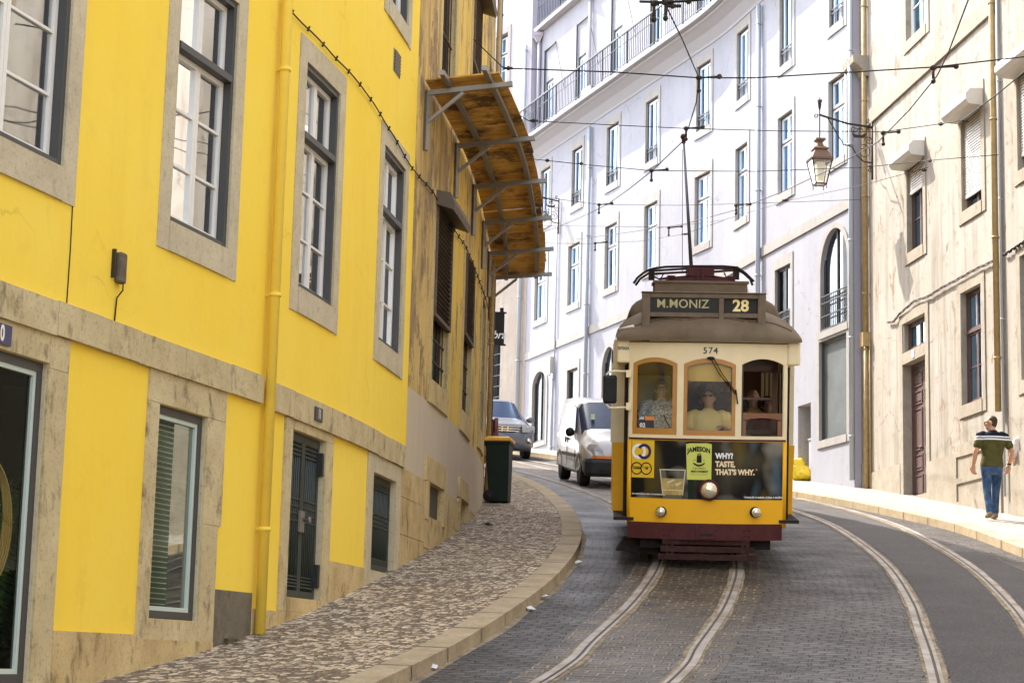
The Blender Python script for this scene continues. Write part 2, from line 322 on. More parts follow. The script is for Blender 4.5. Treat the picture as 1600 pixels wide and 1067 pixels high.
def calcada(name, light, dark, joint, thr=.5, scale=18.0, str_=.8):
    g = NG(name); uv = uvn(g); o = g.tc.outputs['Object']
    uvm = g.map(uv, (1.0, .82, 1))
    vo = g.n('TexVoronoi'); g.set(vo.inputs['Vector'], uvm); vo.inputs['Scale'].default_value = scale; vo.inputs['Randomness'].default_value = .75
    ve = g.n('TexVoronoi', feature='DISTANCE_TO_EDGE'); g.set(ve.inputs['Vector'], uvm); ve.inputs['Scale'].default_value = scale; ve.inputs['Randomness'].default_value = .75
    sp = g.n('SeparateColor'); g.set(sp.inputs[0], vo.outputs['Color'])
    cl = g.noise(uv, 2.4, 3)
    pick = g.ramp(g.math('ADD', g.math('MULTIPLY', sp.outputs[0], .75), g.math('MULTIPLY', cl, .25)), (thr - .1, 0.), (thr + .12, 1.))
    col = g.mix(pick, dark, light); col = g.mix(g.math('MULTIPLY', sp.outputs[1], .45), col, (dark[0]*1.5, dark[1]*1.3, dark[2]*1.1))
    e = g.ramp(ve.outputs['Distance'], (.0, .8), (.06, 0.))
    col = g.mix(e, col, joint); col = g.mix(g.math('MULTIPLY', g.ramp(g.noise(o, .9, 5), (.45, 0.), (.75, 1.)), .35), col, joint)
    h = g.math('MULTIPLY', g.ramp(ve.outputs['Distance'], (0., 0.), (.14, 1.)), g.math('ADD', sp.outputs[2], .6))
    return g.out(col, .75, h, str_, .02)
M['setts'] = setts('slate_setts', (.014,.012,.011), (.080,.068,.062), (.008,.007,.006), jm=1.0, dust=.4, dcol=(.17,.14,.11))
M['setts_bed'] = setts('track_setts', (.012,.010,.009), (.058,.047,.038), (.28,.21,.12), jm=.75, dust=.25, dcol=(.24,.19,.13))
M['calc_l'] = calcada('worn_limestone_cubes', (.70,.57,.40), (.19,.15,.105), (.11,.085,.06), .50)
M['calc_r'] = calcada('white_limestone_cubes', (.40,.375,.345), (.26,.24,.215), (.12,.105,.09), .45, str_=.5)
M['kerb'] = stone('kerb_limestone', (.44,.35,.23), (.33,.26,.165), (.12,.09,.055), 3.0, .35, .3)
def asphalt(name, c, c2):
    g = NG(name); o = g.tc.outputs['Object']
    col = g.mix(g.ramp(g.noise(o, 1.1, 6, .7), (.35, 0.), (.7, 1.)), c, c2); col = g.mix(g.ramp(g.noise(o, 95, 2), (.5, 0.), (.68, .7)), col, (.2,.19,.18))
    return g.out(col, .8, g.noise(o, 80, 4, .8), .5, .006)
M['asphalt'] = asphalt('worn_asphalt', (.042,.037,.036), (.066,.058,.056))
M['dirt'] = mat('street_ground', (.16,.14,.12), .95, noise=(1.2,.5,(.1,.09,.08)))
M['bedding'] = mat('dusty_rail_mortar', (.36,.28,.17), .9, noise=(6,1.0,(.09,.07,.05)), bump=(22,.5))
g_ = NG('polished_rail_steel'); _ob = g_.tc.outputs['Object']
M['rail'] = g_.out(g_.mix(g_.ramp(g_.noise(_ob, 2.0, 6, .7), (.42, 0.), (.62, 1.)), (.37,.335,.30), (.21,.17,.13)), .5, g_.noise(_ob, 30, 4), .1, .004, .1)
M['groove'] = mat('rail_groove', (.10,.08,.06), .9)
fl = lambda Y: interp(DL, Y); kl = lambda Y: interp(DKL, Y); kr = lambda Y: interp(DKR, Y); rw = lambda Y: interp([(x, y) for x, y in DRW], Y)
ta = lambda Y: interp(DTA, Y); tb = lambda Y: interp(DTB, Y)
strip('ground', lambda Y: -70, lambda Y: 70, -30, 140, M['dirt'], -.14, 4, 2.0)
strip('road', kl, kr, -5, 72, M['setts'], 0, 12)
KW = .27; KH = .12
strip('left_pavement', lambda Y: fl(Y) - .6, lambda Y: kl(Y) - KW, -5, 56, M['calc_l'], KH, 6)
strip('left_kerb', lambda Y: kl(Y) - KW, kl, -5, 56, M['kerb'], KH + .006, 1, .4, thick=.2)
# dark joints between the kerbstones
strip('right_kerb', kr, lambda Y: kr(Y) + KW, -5, 72, M['kerb'], KH + .006, 1, .4, thick=.2)
strip('right_pavement', lambda Y: kr(Y) + KW, lambda Y: rw(Y) + .6, -5, 72, M['calc_r'], KH, 6)
jb = MB(); arc = 0; nxt = 0.9; Y = 4.0; random.seed(3)
while Y < 56:
    X = kl(Y)
    if arc >= nxt:
        jb.poly([(X - KW, Y, zg(Y)+KH+.009), (X+.002, Y-.02, zg(Y)+KH+.009), (X+.002, Y+.006, zg(Y)+KH+.009), (X - KW, Y+.018, zg(Y+.02)+KH+.009)])
        jb.poly([(X+.004, Y-.02, zg(Y)+KH+.009), (X+.004, Y+.006, zg(Y)+KH+.009), (X+.004, Y+.006, zg(Y)-.02), (X+.004, Y-.02, zg(Y)-.02)])
        nxt = arc + random.uniform(.8, 1.25)
    Y += .05; arc += math.hypot(.05, kl(Y) - X)
for Y in [20, 21.3, 22.5, 23.8, 25.1, 26.4, 27.5, 28.9, 30.1, 31.4, 32.6, 33.9, 35.3, 36.7, 38.2]:
    X = kr(Y); jb.poly([(X-.004, Y, zg(Y)+KH+.009), (X+KW, Y-.01, zg(Y)+KH+.009), (X+KW, Y+.014, zg(Y)+KH+.009), (X-.004, Y+.022, zg(Y)+KH+.009)])
    jb.poly([(X-.005, Y, zg(Y)+KH+.009), (X-.005, Y+.022, zg(Y)+KH+.009), (X-.005, Y+.022, zg(Y)), (X-.005, Y, zg(Y))])
jb.build('kerb_joints', M['groove'], kind='structure')
M['setts_dk'] = setts('dark_setts', (.010,.0085,.008), (.046,.038,.033), (.006,.005,.0045), jm=1.0, dust=.45, dcol=(.115,.092,.065))  # darker setts for the strip between left kerb and first track
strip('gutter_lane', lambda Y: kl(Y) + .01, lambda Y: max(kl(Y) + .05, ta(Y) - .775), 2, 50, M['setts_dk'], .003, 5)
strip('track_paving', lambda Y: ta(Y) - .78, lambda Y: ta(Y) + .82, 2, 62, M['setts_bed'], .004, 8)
strip('asphalt_strip', lambda Y: tb(Y) - .42, lambda Y: tb(Y) + .42, 2, 60, M['asphalt'], .005, 3)
strip('asphalt_edge', lambda Y: tb(Y) + .55, lambda Y: min(kr(Y) - .45, tb(Y) + 1.25), 2, 27, M['asphalt'], .004, 3)
# mortar gutter line along the left kerb
strip('gutter', lambda Y: kl(Y) + .0, lambda Y: kl(Y) + .06 + .02*math.sin(Y*2.1), 2, 40, M['bedding'], .0045, 1)
def rail(tf, off, label, y0=3, y1=60):
    """grooved tram rail laid flush in mortar: head, groove and guard lip, with dusty bedding each side"""
    root = empty('tram_rail', (tf(16)+off, 16, zg(16)), label, 'tram rail', 'tram rails in the roadway')
    def st(name, a, b, dz, m, wav=0.0):
        mb = MB(); pr = None; Y = y0
        while Y <= y1:
            d = (tf(Y+.3) - tf(Y-.3)) / .6; k = 1/math.hypot(1, d)
            wa = wav * (math.sin(Y*7.3) + math.sin(Y*3.1+1)) * .5; wb = wav * (math.sin(Y*5.9+2) + math.sin(Y*2.3)) * .5
            row = [mb.av((tf(Y) + (off+o)*1.0/k, Y, zg(Y) + dz)) for o in (a + wa, b + wb)]
            if pr: mb.face((pr[0], pr[1], row[1], row[0]))
            pr = row; Y += .3
        return mb.build(name, m, root)
    s = 1 if off > 0 else -1
    st('bedding', -.094, .094, .007, M['bedding'], .012)
    st('rail_head', -.070 if s < 0 else .004, -.004 if s < 0 else .070, .016, M['rail'])
    st('groove', -.004 if s < 0 else -.022, .022 if s < 0 else .004, .011, M['groove'])
    st('guard_lip', .022 if s < 0 else -.055, .055 if s < 0 else -.022, .0155, M['rail'])
    return root
GA = .485
rail(ta, -GA, 'outer rail of the track under the tram, nearest the left kerb')
rail(ta, GA, 'right-hand rail of the pair the tram stands on, second from the left kerb')
rail(tb, -.53, 'bright curving rail at the left edge of the smooth asphalt strip')
rail(tb, .53, 'rail at the right edge of the asphalt strip, nearest the sunlit pavement')
# ---------------------------------------------------------------- walls that follow a plan line; s along, z up, o outward
class Wall:
    def __init__(s, P, side):
        s.P = [Vector((x, y)) for x, y in P]; s.side = side; s.S = [0.0]
        for a, b in zip(s.P, s.P[1:]): s.S.append(s.S[-1] + (b-a).length)
        s.N = []
        for i in range(len(s.P)):
            d = (s.P[min(i+1, len(s.P)-1)] - s.P[max(i-1, 0)]).normalized(); s.N.append(Vector((d.y, -d.x)) * side)
    def P3(s, t, z, o=0.0):
        S = s.S
        if t <= 0: i = 0
        elif t >= S[-1]: i = len(S) - 2
        else:
            i = 0
            lo, hi = 0, len(S)-1
            while hi - lo > 1:
                m = (lo+hi)//2
                if S[m] <= t: lo = m
                else: hi = m
            i = lo
        f = (t - S[i]) / (S[i+1] - S[i]); p = s.P[i] + (s.P[i+1] - s.P[i]) * f; fc = max(0, min(1, f)); n = (s.N[i]*(1-fc) + s.N[i+1]*fc)
        return Vector((p.x + n.x*o, p.y + n.y*o, z))
    def hit(s, px, py, smin=-1e9, o=0.0):
        r = ray(px, py); best = None
        for i, (a, b) in enumerate(zip(s.P, s.P[1:])):
            a = a + s.N[i]*o; b = b + s.N[i+1]*o; d = b - a; den = r.x*d.y - r.y*d.x
            if abs(den) < 1e-9: continue
            t = (a.x*d.y - a.y*d.x) / den; u = (a.x*r.y - a.y*r.x) / den
            if -1e-6 <= u <= 1+1e-6 and t > 0:
                sv = s.S[i] + u*(s.S[i+1]-s.S[i])
                if sv >= smin and (best is None or t < best[2]): best = (sv, r.z*t, t)
        if best is None:
            for i in (0, len(s.P)-2):
                a = s.P[i] + s.N[i]*o; b = s.P[i+1] + s.N[i+1]*o; d = b - a; den = r.x*d.y - r.y*d.x
                if abs(den) < 1e-9: continue
                t = (a.x*d.y - a.y*d.x) / den; u = (a.x*r.y - a.y*r.x) / den
                if t > 0 and (u < 0 if i == 0 else u > 1):
                    sv = s.S[i] + u*(s.S[i+1]-s.S[i])
                    if best is None or abs(u) < abs(best[3]): best = (sv, r.z*t, t, u)
        return best
    def sx(s, px, z, o=0.0):
        """distance along the wall where an upright line seen at px crosses height z"""
        py = 500.0
        for _ in range(12):
            h = s.hit(px, py, o=o)
            if h is None: return None
            py += (h[1] - z) / h[2] * F
        return h[0]
    def zx(s, px, py, o=0.0): return s.hit(px, py, o=o)[1]
    def nseg(s, a, b): return max(1, int(abs(b-a)/.6 + .99))
    def box(s, mb, s0, s1, z0, z1, o0, o1): 
        old = mb.xf; mb.xf = s.P3; mb.box(s0, s1, z0, z1, o0, o1, s.nseg(s0, s1)); mb.xf = old
    def faceq(s, mb, s0, s1, z0, z1, o):
        n = s.nseg(s0, s1)
        for i in range(n):
            a = s0 + (s1-s0)*i/n; b = s0 + (s1-s0)*(i+1)/n; mb.poly([s.P3(a,z0,o), s.P3(b,z0,o), s.P3(b,z1,o), s.P3(a,z1,o)])
    def yof(s, t): return s.P3(t, 0).y
    def surface(s, root, s0, s1, z0, z1, mats, openings, region=None, name='wall', o=0.0, split=()):
        """wall face with real openings and reveals; openings: (s0, s1, z0, z1, depth)"""
        mb = MB(); ss = {s0, s1}; zz = {z0, z1} | set(split)
        for t in s.S:
            if s0 < t < s1: ss.add(t)
        for op in openings:
            ss |= {op[0], op[1]}; zz |= {op[2], op[3]}
        ss = sorted(x for x in ss if s0 - 1e-6 <= x <= s1 + 1e-6); zz = sorted(x for x in zz if z0 <= x <= z1)
        def clean(a):
            r = [a[0]]
            for x in a[1:]:
                if x - r[-1] > 1e-4: r.append(x)
            return r
        ss, zz = clean(ss), clean(zz); V = {}
        def vid(i, j):
            if (i, j) not in V: V[(i, j)] = mb.av(s.P3(ss[i], zz[j], o))
            return V[(i, j)]
        for i in range(len(ss)-1):
            for j in range(len(zz)-1):
                cs, cz = (ss[i]+ss[i+1])/2, (zz[j]+zz[j+1])/2
                if any(a < cs < b and c < cz < d for a, b, c, d, _ in openings): continue
                mb.cur = region(cs, cz) if region else 0
                mb.face((vid(i,j), vid(i+1,j), vid(i+1,j+1), vid(i,j+1)))
        for a, b, c, d, dep in openings:
            mb.cur = len(mats) - 1 if len(mats) > 1 else 0
            q = lambda t, z, oo: s.P3(t, z, oo)
            n = s.nseg(a, b)
            for k in range(n):
                u0, u1 = a + (b-a)*k/n, a + (b-a)*(k+1)/n
                mb.poly([q(u0,c,o), q(u1,c,o), q(u1,c,o-dep), q(u0,c,o-dep)]); mb.poly([q(u0,d,o), q(u0,d,o-dep), q(u1,d,o-dep), q(u1,d,o)])
            mb.poly([q(a,c,o), q(a,c,o-dep), q(a,d,o-dep), q(a,d,o)]); mb.poly([q(b,c,o), q(b,d,o), q(b,d,o-dep), q(b,c,o-dep)])
        return mb.build(name, mats, root)
def window(W, root, s0, s1, z0, z1, frame='frame_dk', sash='sash', fw=.055, sw=.05, transom=.3, rows=3, cols=2, inset=.14, dep=.3, glass='glass', surround=None,
           su_w=.16, su_p=.03, su_m='stone_y', sill=.0, rail=None, curtain='curtain', cur_d=.12, ops=None, label=None, arch=False, sset=.015, upper_rows=1, lintel=True, name='window', sides=True):
    """a real casement window set back in its opening"""
    ops.append((s0, s1, z0, z1, dep)); g = .004
    a, b, c, d = s0+g, s1-g, z0+g, z1-g; o = -inset
    mb = MB(); mats = [M[frame], M[sash]]
    B = lambda *q: W.box(mb, *q)
    B(a, a+fw, c, d, o-.07, o); B(b-fw, b, c, d, o-.07, o); B(a+fw, b-fw, c, c+fw, o-.07, o); B(a+fw, b-fw, d-fw, d, o-.07, o)
    ia, ib, ic, id_ = a+fw, b-fw, c+fw, d-fw; zt = id_ - (id_-ic)*transom if transom else id_
    if transom: B(ia, ib, zt-fw*.6, zt+fw*.6, o-.06, o+.012)
    mb.cur = 1; mid = (ia+ib)/2; oo = o - sset; secs = []
    lo_top = zt - fw*.6 if transom else id_
    nl = cols; wdt = (ib-ia)/nl
    for k in range(nl):
        u0, u1 = ia + wdt*k + .002, ia + wdt*(k+1) - .002; secs.append((u0, u1, ic, lo_top, rows))
        if transom: secs.append((u0, u1, zt+fw*.6, id_, upper_rows))
    for u0, u1, v0, v1, nr in secs:
        B(u0, u0+sw, v0, v1, oo-.04, oo); B(u1-sw, u1, v0, v1, oo-.04, oo); B(u0+sw, u1-sw, v0, v0+sw, oo-.04, oo); B(u0+sw, u1-sw, v1-sw, v1, oo-.04, oo)
        for r in range(1, nr):
            z = v0 + (v1-v0)*r/nr; B(u0+sw, u1-sw, z-sw*.25, z+sw*.25, oo-.035, oo-.004)
    win = mb.build(name, mats, root, label=label)
    p = MB(); W.faceq(p, ia, ib, ic, id_, oo-.025); p.build('pane', M[glass], win)
    if curtain:
        p = MB(); W.faceq(p, a, b, c, d, oo-.04-cur_d); p.build('curtain', M[curtain], win)
    if surround is not None:
        m2 = MB(); l, r_, t, bt = surround; e = .003
        W.box(m2, s0-l, s0+e, z0-bt, z1+t, -.02, su_p); W.box(m2, s1-e, s1+r_, z0-bt, z1+t, -.02, su_p)
        if t: W.box(m2, s0+e, s1-e, z1-e, z1+t, -.02, su_p-.001)
        if bt: W.box(m2, s0+e, s1-e, z0-bt, z0+e, -.02, su_p+.012 if not sill else sill)
        m2.build('surround', M[su_m], win)
    if rail:
        h, n, mt = rail; m3 = MB(); ro = -.03
        for z in (z0+.05, z0+h*.78, z0+h): W.box(m3, s0+.004, s1-.004, z-.012, z+.012, ro-.012, ro+.012)
        for k in range(n):
            u = s0 + (s1-s0)*(k+.5)/n; W.box(m3, u-.008, u+.008, z0+.005, z0+h+.03, ro-.006, ro+.006)
        m3.build('railing', M[mt], win)
    return win
def arch_infill(W, parent, s0, s1, zs, zt, m, ring=None, ring_m=None, dep=.3, ring_p=.03):
    """masonry above a round-headed opening whose rectangular hole runs up to zt; springing at zs"""
    mb = MB(); n = 14; cs = (s0+s1)/2; r = (s1-s0)/2; h = zt - zs
    arc = [(cs - r*math.cos(math.pi*k/n), zs + h*math.sin(math.pi*k/n)) for k in range(n+1)]
    for (a, za), (b, zb) in zip(arc, arc[1:]):
        mb.poly([W.P3(a, za, 0), W.P3(b, zb, 0), W.P3(b, zt, 0), W.P3(a, zt, 0)])
        mb.poly([W.P3(a, za, 0), W.P3(b, zb, 0), W.P3(b, zb, -dep), W.P3(a, za, -dep)])
    mb.build('arch_head', m, parent)
    if ring:
        mb = MB(); inn = [(cs - (r-.003)*math.cos(math.pi*k/n), zs + (h-.003)*math.sin(math.pi*k/n)) for k in range(n+1)]
        out = [(cs - (r+ring)*math.cos(math.pi*k/n), zs + (h+ring)*math.sin(math.pi*k/n)) for k in range(n+1)]
        for k in range(n):
            i0, i1, o0, o1 = inn[k], inn[k+1], out[k], out[k+1]
            mb.poly([W.P3(*i0, ring_p), W.P3(*i1, ring_p), W.P3(*o1, ring_p), W.P3(*o0, ring_p)])
            mb.poly([W.P3(*o0, ring_p), W.P3(*o1, ring_p), W.P3(*o1, -.01), W.P3(*o0, -.01)]); mb.poly([W.P3(*i0, ring_p), W.P3(*i1, ring_p), W.P3(*i1, -.02), W.P3(*i0, -.02)])
        mb.build('arch_surround', ring_m, parent)
def backbody(W, root, s0, s1, z0, z1, depth, m, name='roof'):
    """the rest of the house behind its street wall"""
    mb = MB(); n = W.nseg(s0, s1)//3 + 1; q = lambda t, z, o: W.P3(t, z, o)
    T = [s0 + (s1-s0)*k/n for k in range(n+1)]
    for a, b in zip(T, T[1:]):
        mb.poly([q(a,z1,0), q(b,z1,0), q(b,z1,-depth), q(a,z1,-depth)]); mb.poly([q(a,z0,-depth), q(b,z0,-depth), q(b,z1,-depth), q(a,z1,-depth)])
    for t in (s0, s1): mb.poly([q(t,z0,-.002), q(t,z1,-.002), q(t,z1,-depth), q(t,z0,-depth)])
    return mb.build(name, m, root)
def downpipe(W, root, px, z, z0, z1, r, m, off=None, name='downpipe', s=None):
    t = W.sx(px, z) if s is None else s; mb = MB(); off = off or r + .03
    mb.tube([W.P3(t, z0, off), W.P3(t, z1, off)], r, 12)
    k = z0 + .9
    while k < z1:
        mb.tube([W.P3(t, k, off), W.P3(t, k+.035, off)], r*1.22, 12); mb.bar(W.P3(t, k+.017, off), W.P3(t, k+.017, -.01), .02, .02); k += 2.1
    return mb.build(name, m, root), t
# ---------------------------------------------------------------- yellow house
LW = Wall(DL, 1); SEAM = 29.85; ROOFZ = 14.8
yh = empty('yellow_house', LW.P3(25, .9), 'bright yellow rendered house with tall white casement windows and stone trim', 'house')
opsY = []
ZB, ZT = 3.46, 5.66
for (a, b), lb in zip([(19.15, 20.62), (22.33, 23.45), (25.11, 26.22), (28.12, 29.28)], [1, 2, 3, 4]):
    w_ = window(LW, yh, a, b, ZB, ZT, ops=opsY, inset=.012, sset=.07, fw=.05, sw=.045, transom=.31, rows=3, surround=(.19, .19, .22, .24), su_m='stone_g', su_p=.012, cur_d=.10, glass='glass')
for a, b in [(22.4, 23.5), (25.2, 26.3), (28.05, 29.15)]:
    window(LW, yh, a, b, 7.32, 9.5, ops=opsY, inset=.012, sset=.07, transom=.31, rows=3, surround=(.19, .19, .22, .2), su_m='stone_g', su_p=.012, cur_d=.1)
# shop window with its plants, and the blind window
def shopfront(a, b, z0, z1, blind):
    opsY.append((a, b, z0, z1, .10)); mb = MB(); fw = .065; o = -.03
    for q in ((a+.003, a+fw, z0+.003, z1-.003), (b-fw, b-.003, z0+.003, z1-.003), (a+fw, b-fw, z0+.003, z0+fw), (a+fw, b-fw, z1-fw, z1-.003)): LW.box(mb, *q, o-.08, o)
    w = mb.build('shop_window', M['frame_dk'], yh); 
    mb = MB(); f2 = .035
    for q in ((a+fw, a+fw+f2, z0+fw, z1-fw), (b-fw-f2, b-fw, z0+fw, z1-fw), (a+fw+f2, b-fw-f2, z0+fw, z0+fw+f2), (a+fw+f2, b-fw-f2, z1-fw-f2, z1-fw)): LW.box(mb, *q, o-.05, o-.012)
    mb.build('glazing_bead', M['bead'], w)
    mb = MB(); LW.faceq(mb, a+fw, b-fw, z0+fw, z1-fw, o-.035); mb.build('pane', M['glass_s'], w)
    return w
M['bead'] = mat('pale_green_bead', (.52,.58,.50), .5)
M['shop_in'] = mat('shop_interior', (.16,.16,.13), .9)
M['blind'] = mat('pale_blind_slats', (.72,.76,.66), .55)
sw = shopfront(18.1, 20.58, -.20, 2.03, False)
mb = MB(); 
for q in ((18.0, 22.13, -.3, 2.1, -1.62, -1.6),): LW.box(mb, *q)
LW.box(mb, 22.10, 22.13, -.3, 2.1, -1.6, -.02); LW.box(mb, 18.0, 22.1, -.32, -.30, -1.6, -.46); LW.box(mb, 20.62, 22.1, -.3, 2.1, -.10, -.07); mb.build('interior', M['shop_in'], sw)
M['leaf'] = mat('glossy_leaf', (.26,.60,.14), .4, noise=(9,.6,(.18,.36,.10)))
M['leaf2'] = mat('dark_leaf', (.14,.40,.13), .45, noise=(9,.6,(.08,.20,.08)))
def potted_palm(s, z, h, n, label, seed, o=-.8):
    rnd = random.Random(seed); base = LW.P3(s, z, o); root = empty('potted_palm', base, label, 'plant')
    mb = MB(); mb.lathe([(.10, 0), (.13, .04), (.15, .26), (.165, .27), (.165, .3), (.14, .3), (.135, .27)], base); mb.build('pot', M['shop_in'], root)
    for k in range(n):
        mb = MB(); th = rnd.uniform(0, 6.28); L = h * rnd.uniform(.55, 1.0); dirv = Vector((math.cos(th), math.sin(th), 0)); P = []
        for i in range(9):
            t = i/8; P.append(base + Vector((0,0,.28)) + dirv * (L*.19*t*t + .03) + Vector((0,0,1)) * (L * (t - .38*t*t*t)))
        mb.tube(P, .008, 5, .003); side = dirv.cross(Vector((0,0,1)))
        for i in range(2, 26):
            t = i/26; j = min(7, int(t*8)); f = t*8 - j; p = P[j].lerp(P[j+1], f); ll = L*.17*math.sin(math.pi*min(1, t*.85+.12)) + .03
            for sg in (-1, 1):
                tip = p + side*sg*ll*.8 + dirv*ll*.45 + Vector((0,0,-ll*.35)); wv = dirv*.014 + Vector((0,0,.006)); m_ = p.lerp(tip, .45) + Vector((0,0,ll*.06))
                mb.poly([p - wv*.4, m_ - wv, tip, m_ + wv, p + wv*.4])
        mb.build('frond', M['leaf'] if k % 2 else M['leaf2'], root)
potted_palm(21.05, -.3, 2.25, 30, 'tall leafy green palm behind the glass of the shop window', 1, -.62)
potted_palm(21.35, -.3, 1.75, 26, 'lower leafy palm deeper inside the shop window, behind the tall one', 2, -.80)
potted_palm(20.50, -.3, 1.9, 24, 'slender bright green palm pressed close to the shop glass beside the hoop', 8, -.44)
potted_palm(20.82, -.3, 1.25, 26, 'bushy low palm filling the bottom of the shop window', 5, -.50)
# loop of pale tubing hung inside the shop window
M['tubing'] = mat('yellow_tubing', (.80,.56,.18), .5)
mb = MB(); c_ = LW.P3(20.05, .90, -.14)
for k in range(5):
    rr = .43 + .007*k; ux = (LW.P3(20.2, 0, 0) - LW.P3(19.6, 0, 0)).normalized()
    mb.tube([c_ + ux*math.cos(t)*rr*(.74+.006*k) + Vector((0,0,1))*(math.sin(t)*rr - .01*k) + Vector((.01*k, 0, 0)) for t in [2*math.pi*i/40 for i in range(41)]], .0075, 6)
mb.build('tubing_hoop', M['tubing'], None, loc=c_, label='hoop of coiled pale yellow tubing hanging in the shop window', cat='hoop')
bw = shopfront(22.32, 23.2, .30, 1.98, True)
mb = MB(); z = .42
while z < 1.9: LW.box(mb, 22.34, 23.42, z, z+.005, -.150, -.112); z += .042
for s_ in (22.55, 22.95): LW.box(mb, s_, s_+.004, .40, 1.92, -.112, -.109)
mb.build('venetian_blind', M['blind'], bw)
mb = MB(); LW.box(mb, 22.14, 24.1, .2, 2.1, -.62, -.60); LW.box(mb, 22.14, 24.1, .2, 2.1, -.20, -.18); mb.build('interior', mat('pale_green_lining', (.20,.235,.18), .9), bw)
# barred gates
def gate(a, b, z0, z1, leaves):
    opsY.append((a, b, z0, z1, .35)); o = -.045; mb = MB(); wdt = (b-a-.012)/leaves
    for k in range(leaves):
        u0, u1 = a+.006+wdt*k, a+.006+wdt*(k+1)-.004
        for q in ((u0, u0+.05, z0+.01, z1-.01), (u1-.05, u1, z0+.01, z1-.01), (u0+.05, u1-.05, z0+.01, z0+.07), (u0+.05, u1-.05, z1-.07, z1-.01)): LW.box(mb, *q, o-.04, o)
        nb = 7 if leaves == 2 else 15; H = z1-z0
        for i in range(nb):
            u = u0+.05 + (u1-u0-.1)*(i+.5)/nb; mb.tube([LW.P3(u, z0+.05, o-.02), LW.P3(u, z1-.05, o-.02)], .0105, 6)
        for f0, f1 in ((.07,.13), (.47,.60), (.87,.95)):
            for z in [z0+H*(f0+(f1-f0)*j/3) for j in range(4)]: LW.box(mb, u0+.05, u1-.05, z-.007, z+.007, o-.034, o-.004)
    g = mb.build('gate', M['green'], yh)
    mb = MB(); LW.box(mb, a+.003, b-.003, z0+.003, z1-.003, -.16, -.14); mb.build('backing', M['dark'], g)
    if leaves == 2:
        mb = MB(); m_ = (a+b)/2; LW.box(mb, m_-.09, m_+.05, z0+.62, z0+.82, o, o+.02); mb.lathe([(.018,0),(.018,.05),(.028,.05),(.028,.07)], LW.P3(m_+.01, z0+.74, o+.02), (LW.P3(m_, 0, 1)-LW.P3(m_, 0, 0))); mb.build('lock', M['zinc'], g)
        for zz in (z0+.12, z0+1.2):
            mb = MB(); LW.box(mb, b-.07, b+.0-.006, zz, zz+.22, o+.001, o+.05); mb.build('hinge', M['black'], g)
    return g
gate(25.13, 26.16, .58, 2.12, 2); gate(28.09, 29.27, .98, 2.02, 1)
# wall with painted fields and bare stone
def regY(s, z): return 0
LW.surface(yh, 5, SEAM, -3, ROOFZ, [M['yellow'], M['stone_g']], opsY, regY)
backbody(LW, yh, 5, SEAM, -3, ROOFZ, 7, M['yellow'])
def course(root, a, b, z0, z1, o, m, name='string_course', lens=(.55,.95), seed=5):
    """a course of separate stones with fine open joints"""
    rnd = random.Random(seed); mb = MB(); s = a
    while s < b - .02:
        e = min(b, s + rnd.uniform(*lens)); dz = rnd.uniform(-.004, .004); LW.box(mb, s+.0025, e-.0025, z0+dz, z1+dz, -.02, o + rnd.uniform(-.004, .004)); s = e
    return mb.build(name, m, root)
course(yh, 16, 24.28, 2.24, 2.485, .05, M['stone_y']); course(yh, 24.42, 29.62, 2.215, 2.465, .05, M['stone_y'], seed=8)
def slab(name, q, m=None, p=.02, root=yh):
    mb = MB()
    for a, b, c, d in q: LW.box(mb, a, b, c, d, -.02, p)
    return mb.build(name, M[m or 'stone_y'], root)
slab('shop_surround', [(17.6, 20.577, 2.033, 2.236), (20.583, 20.86, -.6, 2.0), (20.583, 20.86, 2.003, 2.236)])
slab('window_surround', [(22.13, 22.317, -.3, 1.98), (22.13, 23.56, 1.984, 2.236), (23.203, 23.56, 1.10, 1.98), (23.203, 23.50, -.3, 1.097), (22.32, 23.2, -.3, .297)])
slab('gate_surround', [(24.93, 25.127, .45, 2.12), (26.163, 26.42, .40, 2.12), (24.93, 26.42, 2.123, 2.21)], 'stone_y')
slab('gate_surround', [(27.84, 28.087, .80, 2.21), (29.273, 29.55, .80, 2.21), (28.09, 29.27, 2.023, 2.21), (28.09, 29.27, .70, .977)], 'stone_g', .022)
slab('plinth', [(20.86, 22.12, -.9, .17)], 'stone_p', .032); slab('plinth', [(22.12, 23.5, -.5, .137)], 'stone_p', .026)
slab('plinth', [(23.50, 24.25, -.4, .575)], 'stone_dk', .014) if False else None
M['stone_dk'] = stone('blackened_cement', (.20,.17,.12), (.13,.11,.08), (.05,.04,.03), 2, .5)
slab('plinth', [(23.50, 24.30, -.4, .575)], 'stone_dk', .014); slab('gate_threshold', [(25.13, 26.16, .45, .577)], 'stone_p', .024); slab('plinth', [(24.30, 24.93, -.3, .44)], 'stone_p', .02); slab('plinth', [(24.93, 26.42, -.3, .447)], 'stone_p', .03)
slab('plinth', [(26.42, 27.84, -.2, .98)], 'stone_p', .012); slab('plinth', [(27.84, 29.55, -.1, .697)], 'stone_p', .018)
downpipe(LW, yh, 0, 0, .22, 14.5, .047, M['pipe_y'], s=24.36)
# vent grille
mb = MB(); LW.box(mb, 28.42, 28.78, 6.60, 6.86, .0, .008)
for k in range(6): z = 6.62 + .04*k; mb.poly([LW.P3(28.45, z, .009), LW.P3(28.75, z, .009), LW.P3(28.75, z+.026, .024), LW.P3(28.45, z+.026, .024)])
v_ = mb.build('vent_grille', M['zinc'], yh); mb = MB(); LW.faceq(mb, 28.44, 28.76, 6.61, 6.85, .0085); mb.build('vent_opening', M['dark'], v_)
